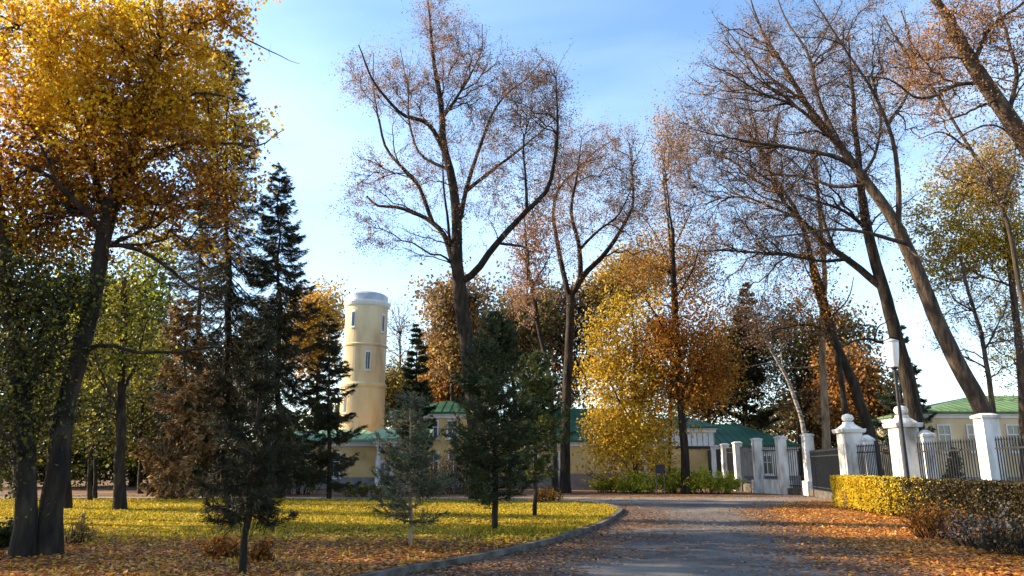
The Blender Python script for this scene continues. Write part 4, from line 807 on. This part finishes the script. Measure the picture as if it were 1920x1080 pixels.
# ------------------------------------------------------------------ trees behind the buildings
FAR = [
 ('olive_tree', 'dull olive tree high behind the leaning maple trunk', 300, 54, [(250, 590, 70, 80), (230, 720, 80, 90), (300, 500, 40, 50, .4)], 'olive', 'lime'),
 ('dark_tree', 'dark tall tree far behind the left edge trunks', 40, 56, [(60, 520, 110, 100), (90, 660, 110, 90), (40, 800, 110, 90)], 'darkgreen', 'olive'),
 ('yellow_tree', 'yellowish tree glowing behind the olive stem', 225, 50, [(200, 640, 60, 90), (250, 760, 60, 80), (130, 740, 60, 80)], 'olive', 'lime'),
 ('dark_tree', 'wide dark green tree behind the thin park stems', 170, 60, [(160, 560, 70, 80), (150, 700, 80, 80), (180, 830, 90, 60)], 'darkgreen', 'lime'),
 ('orange_tree', 'round orange crowned tree peeping out left of the tower', 597, 85, [(600, 585, 42, 48), (588, 650, 50, 60)], 'golden', 'orange'),
 ('brown_tree', 'yellow brown tree behind the trunk of the tallest tree', 850, 62, [(850, 570, 62, 50), (870, 640, 70, 60)], 'tan', 'brown'),
 ('brown_tree', 'brown leafed tree between the tower and the tallest tree', 838, 66, [(835, 690, 45, 60), (850, 740, 50, 40)], 'orange', 'brown'),
 ('dark_tree', 'dark olive tree behind the young pines', 965, 68, [(940, 660, 70, 80), (985, 600, 65, 70)], 'brown', 'olive'),
 ('dark_tree', 'dark green brown tree behind the three-way forked tree', 1065, 72, [(1040, 590, 60, 70), (1090, 620, 55, 80), (1060, 710, 60, 60)], 'brown', 'darkgreen'),
 ('tan_tree', 'tan leafed tree above the golden tree', 1165, 74, [(1140, 560, 50, 45), (1190, 520, 60, 50)], 'tan', 'golden'),
 ('bare_tree', 'faint bare tree in the gap right of the tower', 752, 90, [(750, 620, 45, 60), (735, 690, 40, 50)], 'rust', 'tan'),
 ('olive_tree', 'low olive tree behind the central block', 745, 75, [(735, 740, 50, 40), (790, 735, 40, 35)], 'olive', 'tan'),
 ('olive_tree', 'dark tree between the spruces left of the pavilion', 480, 80, [(440, 740, 80, 90), (500, 650, 60, 80)], 'olive', 'brown'),
 ('dark_tree', 'broad shadowy tree at the far left behind the lawn', 250, 62, [(240, 850, 110, 60), (160, 780, 100, 90), (330, 840, 90, 60)], 'darkgreen', 'olive'),
 ('dark_tree', 'shadowy tree filling the gap under the maple crown', 120, 58, [(60, 830, 120, 80), (60, 700, 120, 100)], 'darkgreen', 'olive'),
 ('brown_tree', 'brown tree crown behind the birch', 1500, 70, [(1480, 640, 60, 70), (1540, 700, 60, 70), (1580, 650, 50, 60)], 'brown', 'olive'),
 ('brown_tree', 'rusty brown tree left of the big dark leaning trunk', 1640, 64, [(1620, 740, 65, 55), (1590, 700, 50, 60), (1660, 780, 40, 40)], 'brown', 'orange'),
 ('olive_tree', 'dark olive tree behind the gate piers', 1600, 82, [(1570, 810, 70, 50), (1520, 790, 60, 50), (1640, 830, 60, 40)], 'darkgreen', 'brown'),
 ('green_tree', 'green tree standing behind the annex gable', 1330, 80, [(1320, 740, 60, 50), (1360, 660, 60, 70)], 'darkgreen', 'brown')]
for i, (nm_, lab, px, Y, cr, la, lb) in enumerate(FAR):
    cr2 = [c if len(c) > 4 else (*c, 1) for c in cr]; y1 = min(c[1] for c in cr)
    r0 = .28; y0 = 908
    tree(nm_, lab, 'tree', Y, [(px, y0), (px, 850), (px-2, (850+y1)/2), (cr[0][0], y1+10)], (r0, .1), [], cr2, 500+i, leaf=la, leaf2=(lb, .55),
         nb=30, nm=260, nt_=1200 if la != 'rust' else 2500, nl=(13000 if la != 'rust' else 1500), ls=.30 if la != 'rust' else .2, spread=.45, twr=.008, bark='bark_dark', group='trees behind the buildings')

# trees of the park standing just left of the frame; they shade the near lawn and road
for i, (x, y, h, rr) in enumerate([(-20.5, 22.3, 15, 3.8), (-27, 21.5, 18, 5.), (-23, 13, 14, 4.5), (-17, 9, 12, 3.5), (-37, 20, 20, 6)]):
    def inv(X, Yw, Z):
        d = np.array([X, Yw*cos(TILT)+(Z-EYE)*sin(TILT), (Z-EYE)*cos(TILT)-Yw*sin(TILT)]); return 960+FPX*d[0]/d[1], 540-FPX*d[2]/d[1]
    m_ = mpp(y); a0, a1, a2 = inv(x, y, 0), inv(x, y, h*.45), inv(x, y, h*.68)
    tree('shade_tree', ['leafy brown tree outside the frame to the left', 'second leafy tree outside the frame', 'low leafy tree outside the frame', 'nearest leafy tree outside the frame', 'largest leafy tree outside the frame'][i], 'tree', y,
         [a0, inv(x, y, h*.2), a1, a2], (.3, .12), [], [(a2[0], a2[1], rr/m_, h*.3/m_)], 700+i, leaf='maple', nb=20, nm=120, nt_=400, nl=(2600 if i in (0, 1) else 1300), ls=.34, spread=.3, group='trees left of the frame')

# the shaded thicket beyond the park, one mass of dark leaves
rng = np.random.default_rng(77); n = 46000
x = rng.uniform(-95, 70, n); yb = 92 + 9*np.sin(x*.11) + rng.normal(size=n)*3.5; hmax = 6.5+1.8*np.sin(x*.23)+1.2*np.sin(x*.61+1)+rng.normal(size=n)*.6
g = Geo(); leaves(g, np.c_[x, yb, rng.uniform(0, 1, n)**.9*hmax], .62, rng); tag(g.build('far_wood', M['darkgreen']), kind='stuff')
